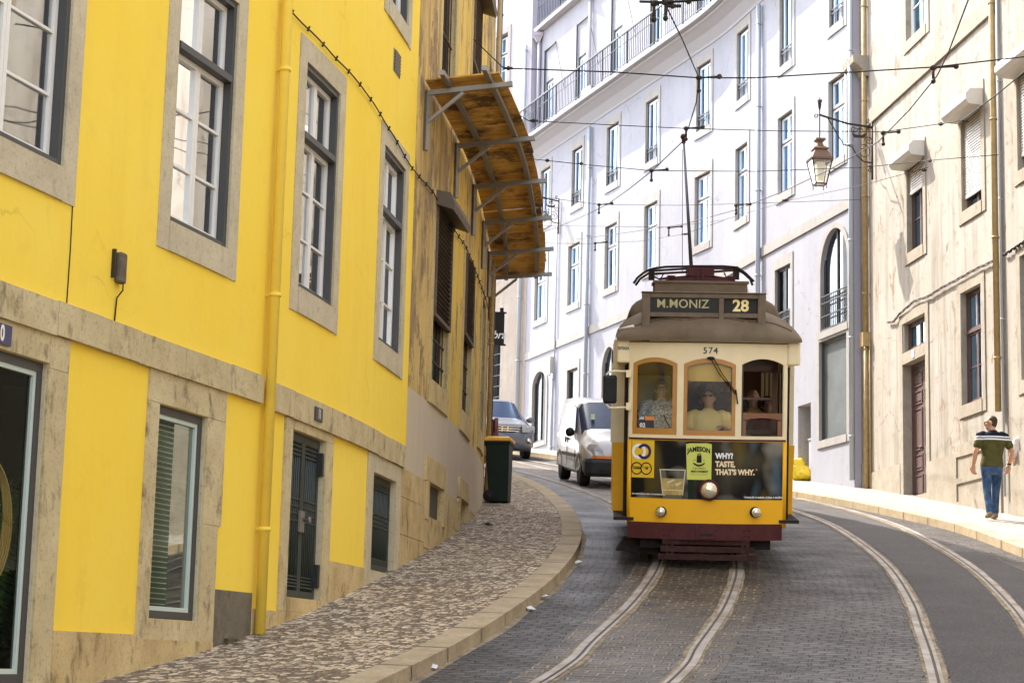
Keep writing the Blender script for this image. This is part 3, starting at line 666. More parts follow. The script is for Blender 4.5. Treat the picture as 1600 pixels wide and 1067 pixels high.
# number plates
def plate(W, root, s0, s1, z0, z1, txt, size, off=.055, fc=None):
    mb = MB(); W.box(mb, s0, s1, z0, z1, off-.06, off+.008); p = mb.build('number_plate', fc or M['plate_blue'], root)
    mb = MB(); sc = (s0+s1)/2; zc = (z0+z1)/2
    add_text(mb, txt, size, lambda x, y: W.P3(sc + x*.72*W.flip, zc + y, off+.012), bold=.006)
    mb.build('numerals', M['sash'], p)
M['plate_blue'] = mat('enamel_blue', (.03,.03,.10), .3)
LW.flip = 1
plate(LW, yh, 19.72, 20.03, 2.06, 2.20, '10', .15, .03); plate(LW, yh, 25.63, 25.86, 2.27, 2.40, '11', .12, .055, M['frame_dk'])
mb = MB(); q_ = LW.hit(108, 400)[0]; mb.tube([LW.P3(q_, 2.49, .004), LW.P3(q_+.004, 2.9, .005), LW.P3(q_-.003, 3.28, .004)], .0045, 5); mb.build('render_joint', M['cable'], yh)
# little wall box with its conduit
bx = empty('bell_box', LW.P3(21.55, 2.85), 'small brown weathered bell box on the yellow wall above the stone band', 'bell box')
mb = MB(); LW.box(mb, 21.48, 21.58, 2.79, 3.03, 0, .06); o_ = mb.build('casing', mat('faded_brown_casing', (.17,.13,.09), .7, noise=(14,.8,(.07,.05,.035))), bx); bevel(o_, .02, 3)
mb = MB(); LW.box(mb, 21.43, 21.45, 2.82, 3.04, 0, .03); mb.build('bracket', M['black'], bx)
mb = MB(); mb.tube([LW.P3(21.54, 2.80, .05), LW.P3(21.54, 2.74, .05), LW.P3(21.52, 2.68, .015), LW.P3(21.52, 2.50, .006)], .006, 6); mb.build('lead', M['cable'], bx)
# sagging facade cable, one run along both left houses
mb = MB(); P = []; s = 24.4; ctrl = [(24.4,5.97),(25.5,5.945),(26.9,5.95),(28.1,5.86),(29.5,5.74),(31.0,5.80),(32.4,5.70),(34,5.76),(36,5.72),(39,5.74)]
while s < 39: P.append(LW.P3(s, interp([(z, q) for q, z in ctrl], s) + .006*math.sin(s*6), .03)); s += .12
mb.tube(P, .008, 6); s = 24.6
while s < 38: mb.bar(LW.P3(s, interp([(z, q) for q, z in ctrl], s)-.02, .02), LW.P3(s+.01, interp([(z, q) for q, z in ctrl], s)+.03, .035), .012, .018); s += .45
mb.build('facade_cable', M['cable'], None, loc=P[0], label='black cable clipped along the yellow and ochre walls above the windows', cat='cable')
# ---------------------------------------------------------------- ochre house
oh = empty('ochre_house', LW.P3(34, 2.5), 'peeling ochre curved house with shuttered windows under the plywood canopy', 'house')
opsO = []; SE = LW.S[-1]
def blind_win(a, b, z0, z1, shut_z, hood=True, op=opsO):
    op.append((a, b, z0, z1, .4)); mb = MB(); o = -.10
    for q in ((a+.003, a+.07, z0+.003, z1-.003), (b-.07, b-.003, z0+.003, z1-.003), (a+.07, b-.07, z0+.003, z0+.07), (a+.07, b-.07, z1-.07, z1-.003), ((a+b)/2-.03, (a+b)/2+.03, z0+.07, z1-.07)): LW.box(mb, *q, o-.06, o)
    w = mb.build('window', M['brown_d'], oh)
    mb = MB(); LW.faceq(mb, a+.05, b-.05, z0+.05, z1-.05, o-.03); mb.build('pane', M['glass_b'], w)
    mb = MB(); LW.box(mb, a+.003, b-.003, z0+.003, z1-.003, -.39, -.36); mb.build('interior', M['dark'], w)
    if shut_z:
        mb = MB(); z = shut_z
        while z < z1-.04: mb.poly([LW.P3(a+.04, z, .035), LW.P3(b-.04, z, .035), LW.P3(b-.04, z+.05, -.015), LW.P3(a+.04, z+.05, -.015)]); LW.box(mb, a+.04, b-.04, z+.048, z+.054, -.015, .036); z += .062
        for q in ((a+.004, a+.045, shut_z-.05, z1), (b-.045, b-.004, shut_z-.05, z1), (a+.045, b-.045, shut_z-.05, shut_z)): LW.box(mb, *q, -.02, .045)
        mb.build('louvred_shutter', M['slat'], w)
        if hood:
            mb = MB(); q = [(0, z1+.14), (.22, z1+.10), (.24, z1-.06), (.20, z1-.10)]
            prof = [(0, z1+.16), (.20, z1+.12), (.26, z1-.02), (.24, z1-.10), (0, z1-.02)]
            mb.ring_loft([[LW.P3(u, z, oo) for oo, z in prof] for u in (a-.05, (a+b)/2, b+.05)], True, True, False); mb.build('shutter_hood', M['zinc_d'], w)
    # window bars
    mb = MB(); zt = shut_z if shut_z else z1
    for z in [z0 + (zt-z0)*k/3 for k in (0.08, 1, 2)]: LW.box(mb, a+.02, b-.02, z-.012, z+.012, -.06, -.035)
    for k in range(6): u = a + (b-a)*(k+.5)/6; mb.tube([LW.P3(u, z0+.01, -.05), LW.P3(u, zt, -.05)], .009, 6)
    mb.build('bars', M['grille'], w)
    mb = MB(); LW.box(mb, a-.16, a-.0, z0-.3, z1+.15, -.02, .018); LW.box(mb, b, b+.16, z0-.3, z1+.15, -.02, .018); LW.box(mb, a+.003, b-.003, z0-.3, z0-.003, -.02, .03)
    mb.build('surround', M['stone_o'], w)
M['slat'] = mat('worn_slat_paint', (.15,.115,.075), .7, noise=(14,.7,(.06,.04,.025))); M['brown_d'] = mat('dark_brown_joinery', (.06,.045,.035), .6, noise=(12,.5,(.1,.07,.05)))
M['zinc_d'] = mat('rusty_sheet', (.10,.075,.05), .6, .3, noise=(5,.6,(.18,.13,.08)))
M['stone_o'] = stone('yellow_washed_stone', (.60,.45,.20), (.48,.36,.18), (.16,.11,.06), 1.8, .7)
blind_win(31.28, 32.55, 3.50, 5.75, 4.35); blind_win(34.15, 35.35, 3.50, 5.72, 4.6, False); blind_win(37.2, 38.3, 3.6, 5.7, None)
blind_win(40.4, 41.5, 3.8, 5.8, None); blind_win(31.35, 32.45, 7.4, 9.6, None); blind_win(34.3, 35.4, 7.5, 9.7, 8.6); blind_win(37.3, 38.4, 7.6, 9.7, None)
for a, b, c, d in [(31.32, 32.45, 1.80, 2.22), (34.25, 35.35, 1.84, 2.28)]: opsO.append((a, b, c, d, .35))
def regO(s, z):
    if z < 3.2: return 2
    if 32.75 < s < 33.95 or 35.5 < s < 36.9: return 1
    return 0
LW.surface(oh, SEAM+.005, SE, -3, ROOFZ, [M['ochre'], M['ochre_light'], M['greige'], M['stone_o']], opsO, regO, split=(3.2,))
backbody(LW, oh, SEAM+.005, SE, -3, ROOFZ, 7, M['ochre'])
def stones(root, s0, s1, zb, ztf, m, rows=.36, seed=1, p=.03, skip=()):
    """squared blocks laid dry over the foot of the wall"""
    rnd = random.Random(seed); mb = MB(); z = zb
    while z < 4:
        s = s0 - rnd.random()*.3
        while s < s1:
            e = s + rnd.uniform(.45, .95); a, b = max(s, s0), min(e, s1); zt = min(z + rows, ztf((a+b)/2))
            if b - a > .05 and zt - z > .04:
                segs = [(a, b)]
                for k0, k1, k2, k3 in skip:
                    if z < k3 and zt > k2:
                        n = []
                        for q0, q1 in segs:
                            if q1 <= k0 or q0 >= k1: n.append((q0, q1))
                            else:
                                if q0 < k0 - .03: n.append((q0, k0))
                                if q1 > k1 + .03: n.append((k1, q1))
                        segs = n
                for q0, q1 in segs: LW.box(mb, q0+.003, q1-.003, z+.003, zt-.003, -.02, p + rnd.uniform(-.006, .006))
            s = e
        z += rows
    return mb.build('plinth', m, root)
stones(oh, 29.56, 31.05, .6, lambda s: 2.22, M['stone_p'], .43, 3, .02)
stones(oh, 31.05, 40, .6, lambda s: 2.2 if s < 33.9 else 2.25, M['stone_p'], .40, 4, .02, skip=[(31.2, 32.55, 1.83, 2.6), (34.15, 35.5, 1.85, 2.6)])
slab('small_window_surround', [(31.05, 32.6, 2.223, 2.52), (31.12, 31.317, 1.75, 2.22), (32.453, 32.6, 1.75, 2.22)], 'stone_p', .035, oh)
slab('small_window_surround', [(34.05, 35.5, 2.283, 2.55), (34.1, 34.247, 1.8, 2.28), (35.353, 35.5, 1.8, 2.28)], 'stone_p', .035, oh)
mb = MB(); LW.box(mb, 31.33, 32.44, 1.81, 2.21, -.07, -.05); LW.box(mb, 34.26, 35.34, 1.85, 2.27, -.14, -.12); mb.build('window_board', M['frame_dk'], oh)
# vertical pipes and ribs at the far turn of the wall
downpipe(LW, oh, 0, 0, 2.3, 14.5, .04, M['pipe_o'], s=39.6); downpipe(LW, oh, 0, 0, 2.3, 14.5, .05, M['black'], s=41.2)
# ---------------------------------------------------------------- plywood canopy
M['ply'] = None
g = NG('weathered_plywood'); o = g.tc.outputs['Object']
c1 = g.mix(g.ramp(g.noise(g.map(o, (1, 6, 6)), 2.2, 7, .7, .5), (.3, 0.), (.7, 1.)), (.88,.52,.13), (.40,.20,.045))
c1 = g.mix(g.ramp(g.noise(o, 1.3, 8, .75), (.50, 0.), (.60, .9)), c1, (.09,.055,.028))
M['ply'] = g.out(c1, .85, g.noise(o, 30, 4), .2)
cn = empty('street_canopy', LW.P3(34, 6.9), 'curved plywood canopy on grey steel brackets fixed to the ochre wall', 'canopy')
CS0, CS1 = 30.15, 40.6; CW_ = .94
cz = lambda s, o=0: interp([(7.0,30),(6.96,34.9),(6.76,38.6),(6.62,41)], s) + .09*o
pan = [CS0, 30.75, 32.3, 33.8, 35.2, 36.6, 38.0, 39.3, CS1]; rnd = random.Random(9)
for a, b in zip(pan, pan[1:]):
    mb = MB(); e0, e1 = rnd.uniform(-.03, .03), rnd.uniform(-.03, .03); dz = rnd.uniform(0, .02)
    for k in range(3):
        u0, u1 = a+.012 + (b-a-.024)*k/3, a+.012 + (b-a-.024)*(k+1)/3
        P_ = [LW.P3(u, cz(u, o)+dz+t, o) for u in (u0, u1) for o in (.03, CW_+e0) for t in (0, .018)]
        mb.ring_loft([[P_[0], P_[2], P_[3], P_[1]], [P_[4], P_[6], P_[7], P_[5]]], True, True, False)
    mb.build('plywood_panel', M['ply'], cn)
for oo in (.30, CW_-.13):
    mb = MB(); n = 26; Q = [LW.P3(CS0-.35 + (CS1-CS0+.35)*k/n, cz(CS0 + (CS1-CS0)*k/n, oo)-.033, oo) for k in range(n+1)]
    mb.ring_loft([[q + Vector((dx, 0, dz_)) for dx, dz_ in ((-.03,-.03),(.03,-.03),(.03,.03),(-.03,.03))] for q in Q], True, True, False); mb.build('purlin', M['zinc'], cn)
for s in (30.32, 32.7, 34.9, 36.8, 38.6, 40.2):
    mb = MB(); z = cz(s)-.105; A = LW.P3(s, z, .03); B = LW.P3(s, z+.10, CW_+.14)
    mb.bar(A, B, .06, .06); mb.bar(LW.P3(s, z+.03, .03), LW.P3(s, z-.72, .03), .06, .06); mb.bar(LW.P3(s, z-.36, .05), LW.P3(s, z+.0, .48), .04, .04); mb.build('bracket', M['zinc'], cn)
# shop sign hanging past the corner
sg = empty('hanging_sign', LW.P3(44, 6), 'black square shop sign with white script hanging past the corner of the ochre wall', 'sign')
# ---------------------------------------------------------------- white apartment house
WW = Wall(dense(WALL_W), -1); WW.flip = -1
wh = empty('white_apartment_house', WW.P3(10, 6), 'long white curved apartment house with a continuous iron balcony', 'apartment house')
opsW = []; WE = WW.S[-1]
R2 = [(894,910),(948.4,967.2),(1009.4,1029),(1089,1111),(1152,1170.3),(1219,1239),(1296.5,1319.4)]
R1 = [(836,854),(888,906),(945.6,964),(1007,1027.8),(1086,1110),(1149.7,1168.4),(1216.2,1238.8),(1295.4,1320.7)]
def dzx(px): return 0 if px < 1060 else (.06 if px < 1130 else .17)
for a, b in [(845, 860)] + R2:
    dz = dzx(a); s1, s0 = WW.sx(a, 15+dz), WW.sx(b, 15+dz)
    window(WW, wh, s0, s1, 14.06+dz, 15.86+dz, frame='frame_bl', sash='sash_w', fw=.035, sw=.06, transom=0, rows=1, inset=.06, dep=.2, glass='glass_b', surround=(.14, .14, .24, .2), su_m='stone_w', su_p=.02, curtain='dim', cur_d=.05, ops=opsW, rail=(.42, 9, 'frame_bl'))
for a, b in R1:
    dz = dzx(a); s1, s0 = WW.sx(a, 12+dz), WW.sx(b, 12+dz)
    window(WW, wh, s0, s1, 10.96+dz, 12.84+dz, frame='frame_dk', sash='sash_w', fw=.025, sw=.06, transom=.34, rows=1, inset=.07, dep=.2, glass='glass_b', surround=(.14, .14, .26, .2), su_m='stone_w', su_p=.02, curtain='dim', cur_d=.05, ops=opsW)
# ground floor openings
def archwin(a, b, z0, zs, zt, col='frame_dk', rail=None, glass='glass_d', cur='curtain', m='stone_w', ring=.13):
    s1, s0 = WW.sx(a, (z0+zt)/2), WW.sx(b, (z0+zt)/2); opsW.append((s0, s1, z0, zt, .3)); mb = MB(); o = -.06
    WW.box(mb, s0+.003, s0+.05, z0+.003, zt-.003, o-.06, o); WW.box(mb, s1-.05, s1-.003, z0+.003, zt-.003, o-.06, o); WW.box(mb, (s0+s1)/2-.025, (s0+s1)/2+.025, z0+.003, zt-.003, o-.06, o)
    WW.box(mb, s0+.05, s1-.05, z0+.003, z0+.07, o-.061, o-.001)
    w = mb.build('arched_window', M[col], wh); mb = MB(); WW.faceq(mb, s0+.04, s1-.04, z0+.05, zt-.01, o-.03); mb.build('pane', M[glass], w)
    mb = MB(); WW.faceq(mb, s0+.003, s1-.003, z0+.003, zt-.003, -.17); mb.build('curtain', M[cur], w)
    mb = MB(); WW.box(mb, s0-ring, s0+.003, z0-.15, zs, -.02, .03); WW.box(mb, s1-.003, s1+ring, z0-.15, zs, -.02, .03); WW.box(mb, s0+.003, s1-.003, z0-.15, z0-.003, -.02, .04); mb.build('surround', M[m], w)
    arch_infill(WW, wh, s0, s1, zs, zt, M['white'], ring, M[m])
    if rail:
        mb = MB(); h, n = rail
        for z in (z0+.04, z0+h*.42, z0+h*.8, z0+h): WW.box(mb, s0+.004, s1-.004, z-.012, z+.012, .0, .024)
        for k in range(n): u = s0 + (s1-s0)*(k+.5)/n; WW.box(mb, u-.007, u+.007, z0+.005, z0+h, .004, .018)
        mb.build('railing', M['black'], w)
M['bluegrey'] = mat('blue_grey_board', (.075,.088,.09), .6, noise=(1.5,.9,(.13,.145,.145)))
archwin(832, 853.5, 7.0, 8.75, 9.25); archwin(941, 962, 6.3, 8.5, 9.2)
archwin(1148, 1171, 6.9, 8.6, 9.3); archwin(1283.4, 1326, 7.42, 8.75, 9.62, rail=(.78, 16))
def simple_win(a, b, z0, z1, m, rail=None, glass='glass_d', ins=.05, cur='curtain', fr='frame_dk'):
    s1, s0 = WW.sx(a, (z0+z1)/2), WW.sx(b, (z0+z1)/2)
    return window(WW, wh, s0, s1, z0, z1, frame=fr, sash=fr, fw=.03, sw=.03, transom=0, rows=1, cols=m, inset=ins, glass=glass, curtain=cur, cur_d=.08, ops=opsW, surround=(.14, .14, .24, .16), su_m='stone_w', su_p=.02, rail=rail)
simple_win(886, 902.5, 7.0, 8.95, 1); simple_win(1211.6, 1236, 7.55, 9.36, 2, (.75, 12, 'black'))
simple_win(1280.6, 1323.8, 5.02, 7.22, 1, glass='board', cur='bluegrey')
# niche with a meter cabinet
s1, s0 = WW.sx(1246.9, 5.2), WW.sx(1267, 5.2); opsW.append((s0, s1, 4.2, 5.95, .35)); mb = MB(); WW.faceq(mb, s0, s1, 4.2, 5.95, -.345); mb.build('niche_back', M['white'], wh)
mb = MB(); WW.box(mb, s0+.03, s1-.35, 4.25, 5.15, -.33, -.12); WW.box(mb, s0+.01, s1-.33, 5.15, 5.18, -.33, -.10); mb.build('meter_cabinet', M['lilac'], wh)
BZ = 16.93
WW.surface(wh, 0, WE, -1, BZ-.05, [M['white'], M['stone_w']], opsW, lambda s, z: 0)
# right end return
# string course
mb = MB(); n = 40
for k in range(n):
    a, b = WE*k/n, WE*(k+1)/n; WW.box(mb, a+.002, b-.002, 9.78+.10*(1-k/n), 10.02+.10*(1-k/n), -.02, .035)
mb.build('string_course', M['stone_w'], wh)
mb = MB(); WW.box(mb, 0.05, WE, 3, 5.0, -.02, .02) if False else None
# balcony slab and cove
def prof_sweep(W, prof, s0, s1, m, name, root):
    mb = MB(); n = int((s1-s0)/.4)+1; mb.ring_loft([[W.P3(s0+(s1-s0)*k/n, z, o) for o, z in prof] for k in range(n+1)], True, True, False); return mb.build(name, m, root)
M['white_s'] = mat('white_painted_moulding', (.41,.41,.45), .7, noise=(4,.3,(.34,.34,.38)))
ba = prof_sweep(WW, [(-.5, BZ-.62), (.02, BZ-.62), (.05, BZ-.56), (.10, BZ-.50), (.22, BZ-.36), (.40, BZ-.24), (.48, BZ-.20), (.48, BZ-.13), (.62, BZ-.13), (.64, BZ-.02), (.60, BZ), (-.5, BZ)], 0, WE, M['white_s'], 'balcony_slab', wh)
def railing(W, s0, s1, z0, h, o, root, m, step=.13, post=1.9, name='balcony_railing'):
    mb = MB(); n = int((s1-s0)/.5)+1
    for z, t in ((z0+h, .042), (z0+.10, .022), (z0+h-.30, .016)):
        for k in range(n):
            a, b = s0+(s1-s0)*k/n, s0+(s1-s0)*(k+1)/n; mb.bar(W.P3(a, z, o), W.P3(b, z, o), t, t)
    u = s0
    while u < s1: mb.bar(W.P3(u, z0+.1, o), W.P3(u, z0+h, o), .018, .018, up=(0,1,0)); u += step
    u = s0
    while u < s1: mb.bar(W.P3(u, z0, o), W.P3(u, z0+h, o), .04, .04, up=(0,1,0)); u += post
    return mb.build(name, m, root)
railing(WW, .2, WE-.1, BZ, 1.02, .56, wh, M['frame_bl'])
# attic storey set back behind the balcony
ST = .25; opsA = []; WA = Wall([tuple(WW.P3(s, 0, -ST).xy) for s in [WE*k/30 for k in range(31)]], -1); WA.flip = -1
for (a, b, tall) in [(852.5, 864, 0), (903, 915, 0), (958, 972, 0), (1020, 1038, 0), (1093, 1108, 0)]:
    zc = 18; s1, s0 = WA.sx(a, zc), WA.sx(b, zc)
    window(WA, wh, s0, s1, BZ+.02, BZ+2.05, frame='frame_bl', sash='sash_w', fw=.05, sw=.05, transom=0, rows=1, inset=.03, dep=.15, glass='glass_b', curtain='dim', cur_d=.06, ops=opsA, name='balcony_door')
    # awning arm beside the door
    mb = MB(); t = s1 + .05; mb.bar(WA.P3(t, BZ+.1, .04), WA.P3(t, BZ+3.15, .04), .05, .05, up=(0,1,0)); mb.bar(WA.P3(t, BZ+3.15, .04), WA.P3(t-1.0, BZ+3.15, .05), .05, .05); mb.bar(WA.P3(t-1.0, BZ+3.15, .05), WA.P3(t-1.9, BZ+1.3, .05), .012, .012); mb.build('awning_frame', M['frame_bl'], wh)
T2 = BZ + 3.95
WA.surface(wh, 0, WA.S[-1], BZ-.1, T2, [M['white'], M['stone_w']], opsA, lambda s, z: 0, name='attic_wall')
prof_sweep(WA, [(-3, T2), (.22, T2), (.24, T2+.12), (.0, T2+.16), (-3, T2+.16)], 0, WA.S[-1], M['white_s'], 'terrace_edge', wh)
railing(WA, .2, WA.S[-1]-.1, T2+.16, .98, .12, wh, M['frame_bl'], .15, 2.3, 'terrace_railing')
WB = Wall([tuple(WW.P3(s, 0, -2.2).xy) for s in [WE*k/30 for k in range(31)]], -1); opsB = []
for px in (885, 935): 
    s = WB.sx(px, T2+1); 
    if s: window(WB, wh, s-.75, s, T2+.18, T2+2.4, frame='frame_bl', sash='sash_w', fw=.04, sw=.06, transom=0, rows=1, inset=.1, glass='glass_b', curtain='dark', cur_d=.06, ops=opsB, name='terrace_door')
WB.surface(wh, 0, WB.S[-1]-1.2, T2, T2+6.5, [M['white'], M['stone_w']], opsB, lambda s, z: 0, name='penthouse_wall')
mb = MB(); 
for k in range(20):
    a, b = WE*k/20, WE*(k+1)/20; mb.poly([WW.P3(a, T2+6.5, -2.0), WW.P3(b, T2+6.5, -2.0), WW.P3(b, T2+6.5, -9), WW.P3(a, T2+6.5, -9)])
    mb.poly([WW.P3(a, 0, -9), WW.P3(b, 0, -9), WW.P3(b, T2+6.5, -9), WW.P3(a, T2+6.5, -9)])
for s in (0, WE): mb.poly([WW.P3(s, 0, -.01), WW.P3(s, BZ, -.01), WW.P3(s, BZ, -9), WW.P3(s, 0, -9)]); mb.poly([WW.P3(s, BZ, -.26), WW.P3(s, T2, -.26), WW.P3(s, T2, -9), WW.P3(s, BZ, -9)]); mb.poly([WW.P3(s, T2, -2.21), WW.P3(s, T2+6.5, -2.21), WW.P3(s, T2+6.5, -9), WW.P3(s, T2, -9)])
mb.build('roof', M['lilac'], wh)
for px, z, r, z0 in ((1190, 12, .06, 4.3), (922, 12, .06, 5.6), (1336, 8, .055, 4.0)): downpipe(WW, wh, px, z, z0, 16.2, r, M['pipe_g'])
downpipe(WW, wh, 870.5, 11, 9.0, 13.9, .022, M['pipe_g']); downpipe(WW, wh, 866, 8, 5.8, 9.0, .05, M['pipe_g'])
for px in (925, 823):   # rainwater heads above the balcony
    s = min(WA.sx(px, 19), WE-.15); mb = MB(); mb.tube([WA.P3(s, BZ, .08), WA.P3(s, T2-.3, .08)], .055, 10); c = WA.P3(s, 0, .12)
    mb.ring_loft([[Vector((c.x+dx*w_, c.y+dy*w_, z)) for dx, dy in ((-1,-1),(1,-1),(1,1),(-1,1))] for w_, z in ((.06, T2-.36), (.12, T2-.22), (.17, T2-.16), (.17, T2-.05))], True, True, False); mb.build('rainwater_head', M['lilac'], wh)
mb = MB(); s = WW.sx(863, 9.4); WW.box(mb, s-.16, s+.16, 9.0, 9.55, 0, .14); mb.build('junction_box', M['roller'], wh)
mb = MB(); s = WA.sx(958, 17.3); p = WW.P3(s, BZ+.02, .3); WW.box(mb, s-.35, s+.35, BZ+.02, BZ+.16, .1, .62); mb.build('balcony_shelf', M['roller'], wh)
# ---------------------------------------------------------------- far beige house
BW = Wall([(.43, 62.95), (-1.5, 66.2), (-7, 75.4)], -1); BW.flip = -1; opsF = []
bh = empty('beige_house', BW.P3(1, 7), 'tall patchy beige house at the far bend, left of the white one', 'house')
for (a, b, z0, z1) in [(775, 794, 19.55, 21.35), (775, 794, 14.6, 16.4)]:
    s1, s0 = BW.sx(a, (z0+z1)/2), BW.sx(b, (z0+z1)/2); window(BW, bh, s0, s1, z0, z1, frame='frame_bl', sash='sash_w', fw=.04, sw=.05, transom=.35, rows=2, inset=.15, glass='glass_b', curtain='dark', cur_d=.05, ops=opsF, surround=(.18, .18, .22, .2), su_m='stone_w')
s1, s0 = BW.sx(762, 9.5), BW.sx(781, 9.5); opsF.append((s0, s1, 8.7, 10.7, .4)); mb = MB()
for k in range(8): u = s0+(s1-s0)*(k+.5)/8; mb.bar(BW.P3(u, 8.7, -.1), BW.P3(u, 10.7, -.1), .03, .03, up=(0,1,0))
for k in range(6): z = 8.8+.36*k; BW.box(mb, s0, s1, z, z+.03, -.12, -.08)
fw_ = mb.build('barred_window', M['frame_bl'], bh); mb = MB(); BW.faceq(mb, s0, s1, 8.7, 10.7, -.35); mb.build('interior', M['dark'], fw_)
BW.surface(bh, 0, BW.S[-1], 3, 23.5, [M['beige'], M['lilac'], M['stone_w']], opsF, lambda s, z: 0 if z < 13.4 else 1, split=(13.4,))
mb = MB()   # its side wall above the terrace and its back
q = lambda s, z, o: BW.P3(s, z, o)
mb.poly([q(0, 3, -.01), q(0, 27, -.01), q(0, 27, -8), q(0, 3, -8)]); mb.poly([q(0, 23.5, 0), q(BW.S[-1], 23.5, 0), q(BW.S[-1], 23.5, -8), q(0, 23.5, -8)]); mb.poly([q(0, 3, -8), q(BW.S[-1], 3, -8), q(BW.S[-1], 23.5, -8), q(0, 23.5, -8)])
mb.build('side_wall', M['lilac'], bh)
downpipe(BW, bh, 0, 0, 6.8, 20.5, .07, M['pipe_g'], s=.25)
# ---------------------------------------------------------------- cream house on the right
CWL = dense(WALL_R); CW = Wall(CWL, -1); CW.flip = -1
def cs(px, z): return CW.sx(px, z)
SPL = cs(1571, 5.5)      # seam with the neighbour, beyond the yellow pipe
ch = empty('cream_house', CW.P3(cs(1450, 4), 3.3), 'cream rendered house with brown door, roller shutter boxes and stained plaster', 'house')
opsC = []; SC1 = CW.S[-1]
def cwin(a, b, z0, z1, root=ch, ops=opsC, **k):
    s1, s0 = cs(a, (z0+z1)/2), cs(b, (z0+z1)/2); kw = dict(frame='brown', sash='brown', fw=.045, sw=.04, transom=.34, rows=2, inset=.09, glass='glass_b', surround=(.17, .17, .2, .22), su_m='stone_c', su_p=.02, curtain='curtain', cur_d=.06, ops=ops); kw.update(k)
    return window(CW, root, s0, s1, z0, z1, **kw), s0, s1
cwin(1416, 1447, 12.55, 14.5, frame='sash', sash='sash', transom=.3); cwin(1503, 1534, 12.75, 14.7, frame='sash', sash='sash')
def rollerbox(w, s0, s1, z, hgt=.30, p=.34, root=None):
    mb = MB(); pr = [(-.02, z), (p-.06, z+.02), (p, z+.10), (p, z+hgt-.10), (p-.08, z+hgt), (-.02, z+hgt+.02)]
    mb.ring_loft([[CW.P3(u, zz, oo) for oo, zz in pr] for u in (s0-.14, s1+.14)], True, True, False); return mb.build('shutter_box', M['roller'], w)
def slats(w, s0, s1, z0, z1, o=-.05):
    mb = MB(); z = z0
    while z < z1 - .01:
        zz = min(z+.052, z1); mb.poly([CW.P3(s0+.02, z, o+.012), CW.P3(s1-.02, z, o+.012), CW.P3(s1-.02, zz-.008, o+.004), CW.P3(s0+.02, zz-.008, o+.004)]); mb.poly([CW.P3(s0+.02, zz-.008, o+.004), CW.P3(s1-.02, zz-.008, o+.004), CW.P3(s1-.02, zz, o-.008), CW.P3(s0+.02, zz, o-.008)]); z += .052
    CW.box(mb, s0+.02, s1-.02, z0-.05, z0, o-.02, o+.014); return mb.build('roller_shutter', M['roller'], w)
w1, a1, b1 = cwin(1418, 1443, 8.22, 10.1, transom=.3, rows=2); rollerbox(w1, a1, b1, 9.93); slats(w1, a1, b1, 9.45, 9.95)
w2, a2, b2 = cwin(1503, 1534, 8.33, 10.3, transom=.3); rollerbox(w2, a2, b2, 10.02); slats(w2, a2, b2, 8.62, 10.05)
w3, a3, b3 = cwin(1503, 1535, 4.80, 6.86, transom=.35, rows=2)
# door with light over
s1, s0 = cs(1412.3, 5), cs(1448, 5); opsC.append((s0, s1, 3.2, 6.05, .45)); mb = MB(); o = -.16
for q in ((s0+.003, s0+.06, 3.3, 6.04), (s1-.06, s1-.003, 3.3, 6.04), (s0+.06, s1-.06, 5.97, 6.04)): CW.box(mb, *q, o-.06, o)
md = (s0+s1)/2
for u0, u1 in ((s0+.06, md-.004), (md+.004, s1-.06)):
    CW.box(mb, u0, u1, 3.3, 5.97, o-.05, o-.02)
    for z0_, z1_ in ((3.42, 3.85), (3.93, 4.25), (4.33, 5.15), (5.23, 5.5), (5.58, 5.88)):
        for q in ((u0+.07, u1-.07, z0_, z0_+.03), (u0+.07, u1-.07, z1_-.03, z1_), (u0+.07, u0+.10, z0_+.03, z1_-.03), (u1-.10, u1-.07, z0_+.03, z1_-.03)): CW.box(mb, *q, o-.021, o-.002)
        CW.box(mb, u0+.13, u1-.13, z0_+.06, z1_-.06, o-.021, o-.008)
dr = mb.build('door', M['brown'], ch); mb = MB(); mb.lathe([(.012,0),(.012,.05),(.03,.055),(.03,.07),(.01,.075)], CW.P3(md+.06, 4.35, o-.02), (CW.P3(md,0,1)-CW.P3(md,0,0))); mb.build('handle', M['black'], dr)
mb = MB(); CW.box(mb, s0-.02, s1+.02, 3.0, 3.42, -.4, .0-.004); mb.build('door_step', M['stone_c'], ch)
cwin(1412.6, 1448, 6.28, 6.86, transom=0, rows=1, surround=None)
mb = MB()
for q in ((s0-.19, s0+.003, 3.2, 7.06), (s1-.003, s1+.19, 3.2, 7.06), (s0+.003, s1-.003, 6.053, 6.277), (s0+.003, s1-.003, 6.863, 7.06)): CW.box(mb, *q, -.02, .022)
mb.build('door_surround', M['stone_c'], ch)
plate(CW, ch, md-.06, md+.07, 6.10, 6.24, '9', .1, .026, M['sash_w'])
# neighbour
nh = empty('stained_corner_house', CW.P3(SPL-2, 2.8), 'cracked cream house at the right edge of the street, beyond the yellow pipe', 'house'); opsN = []
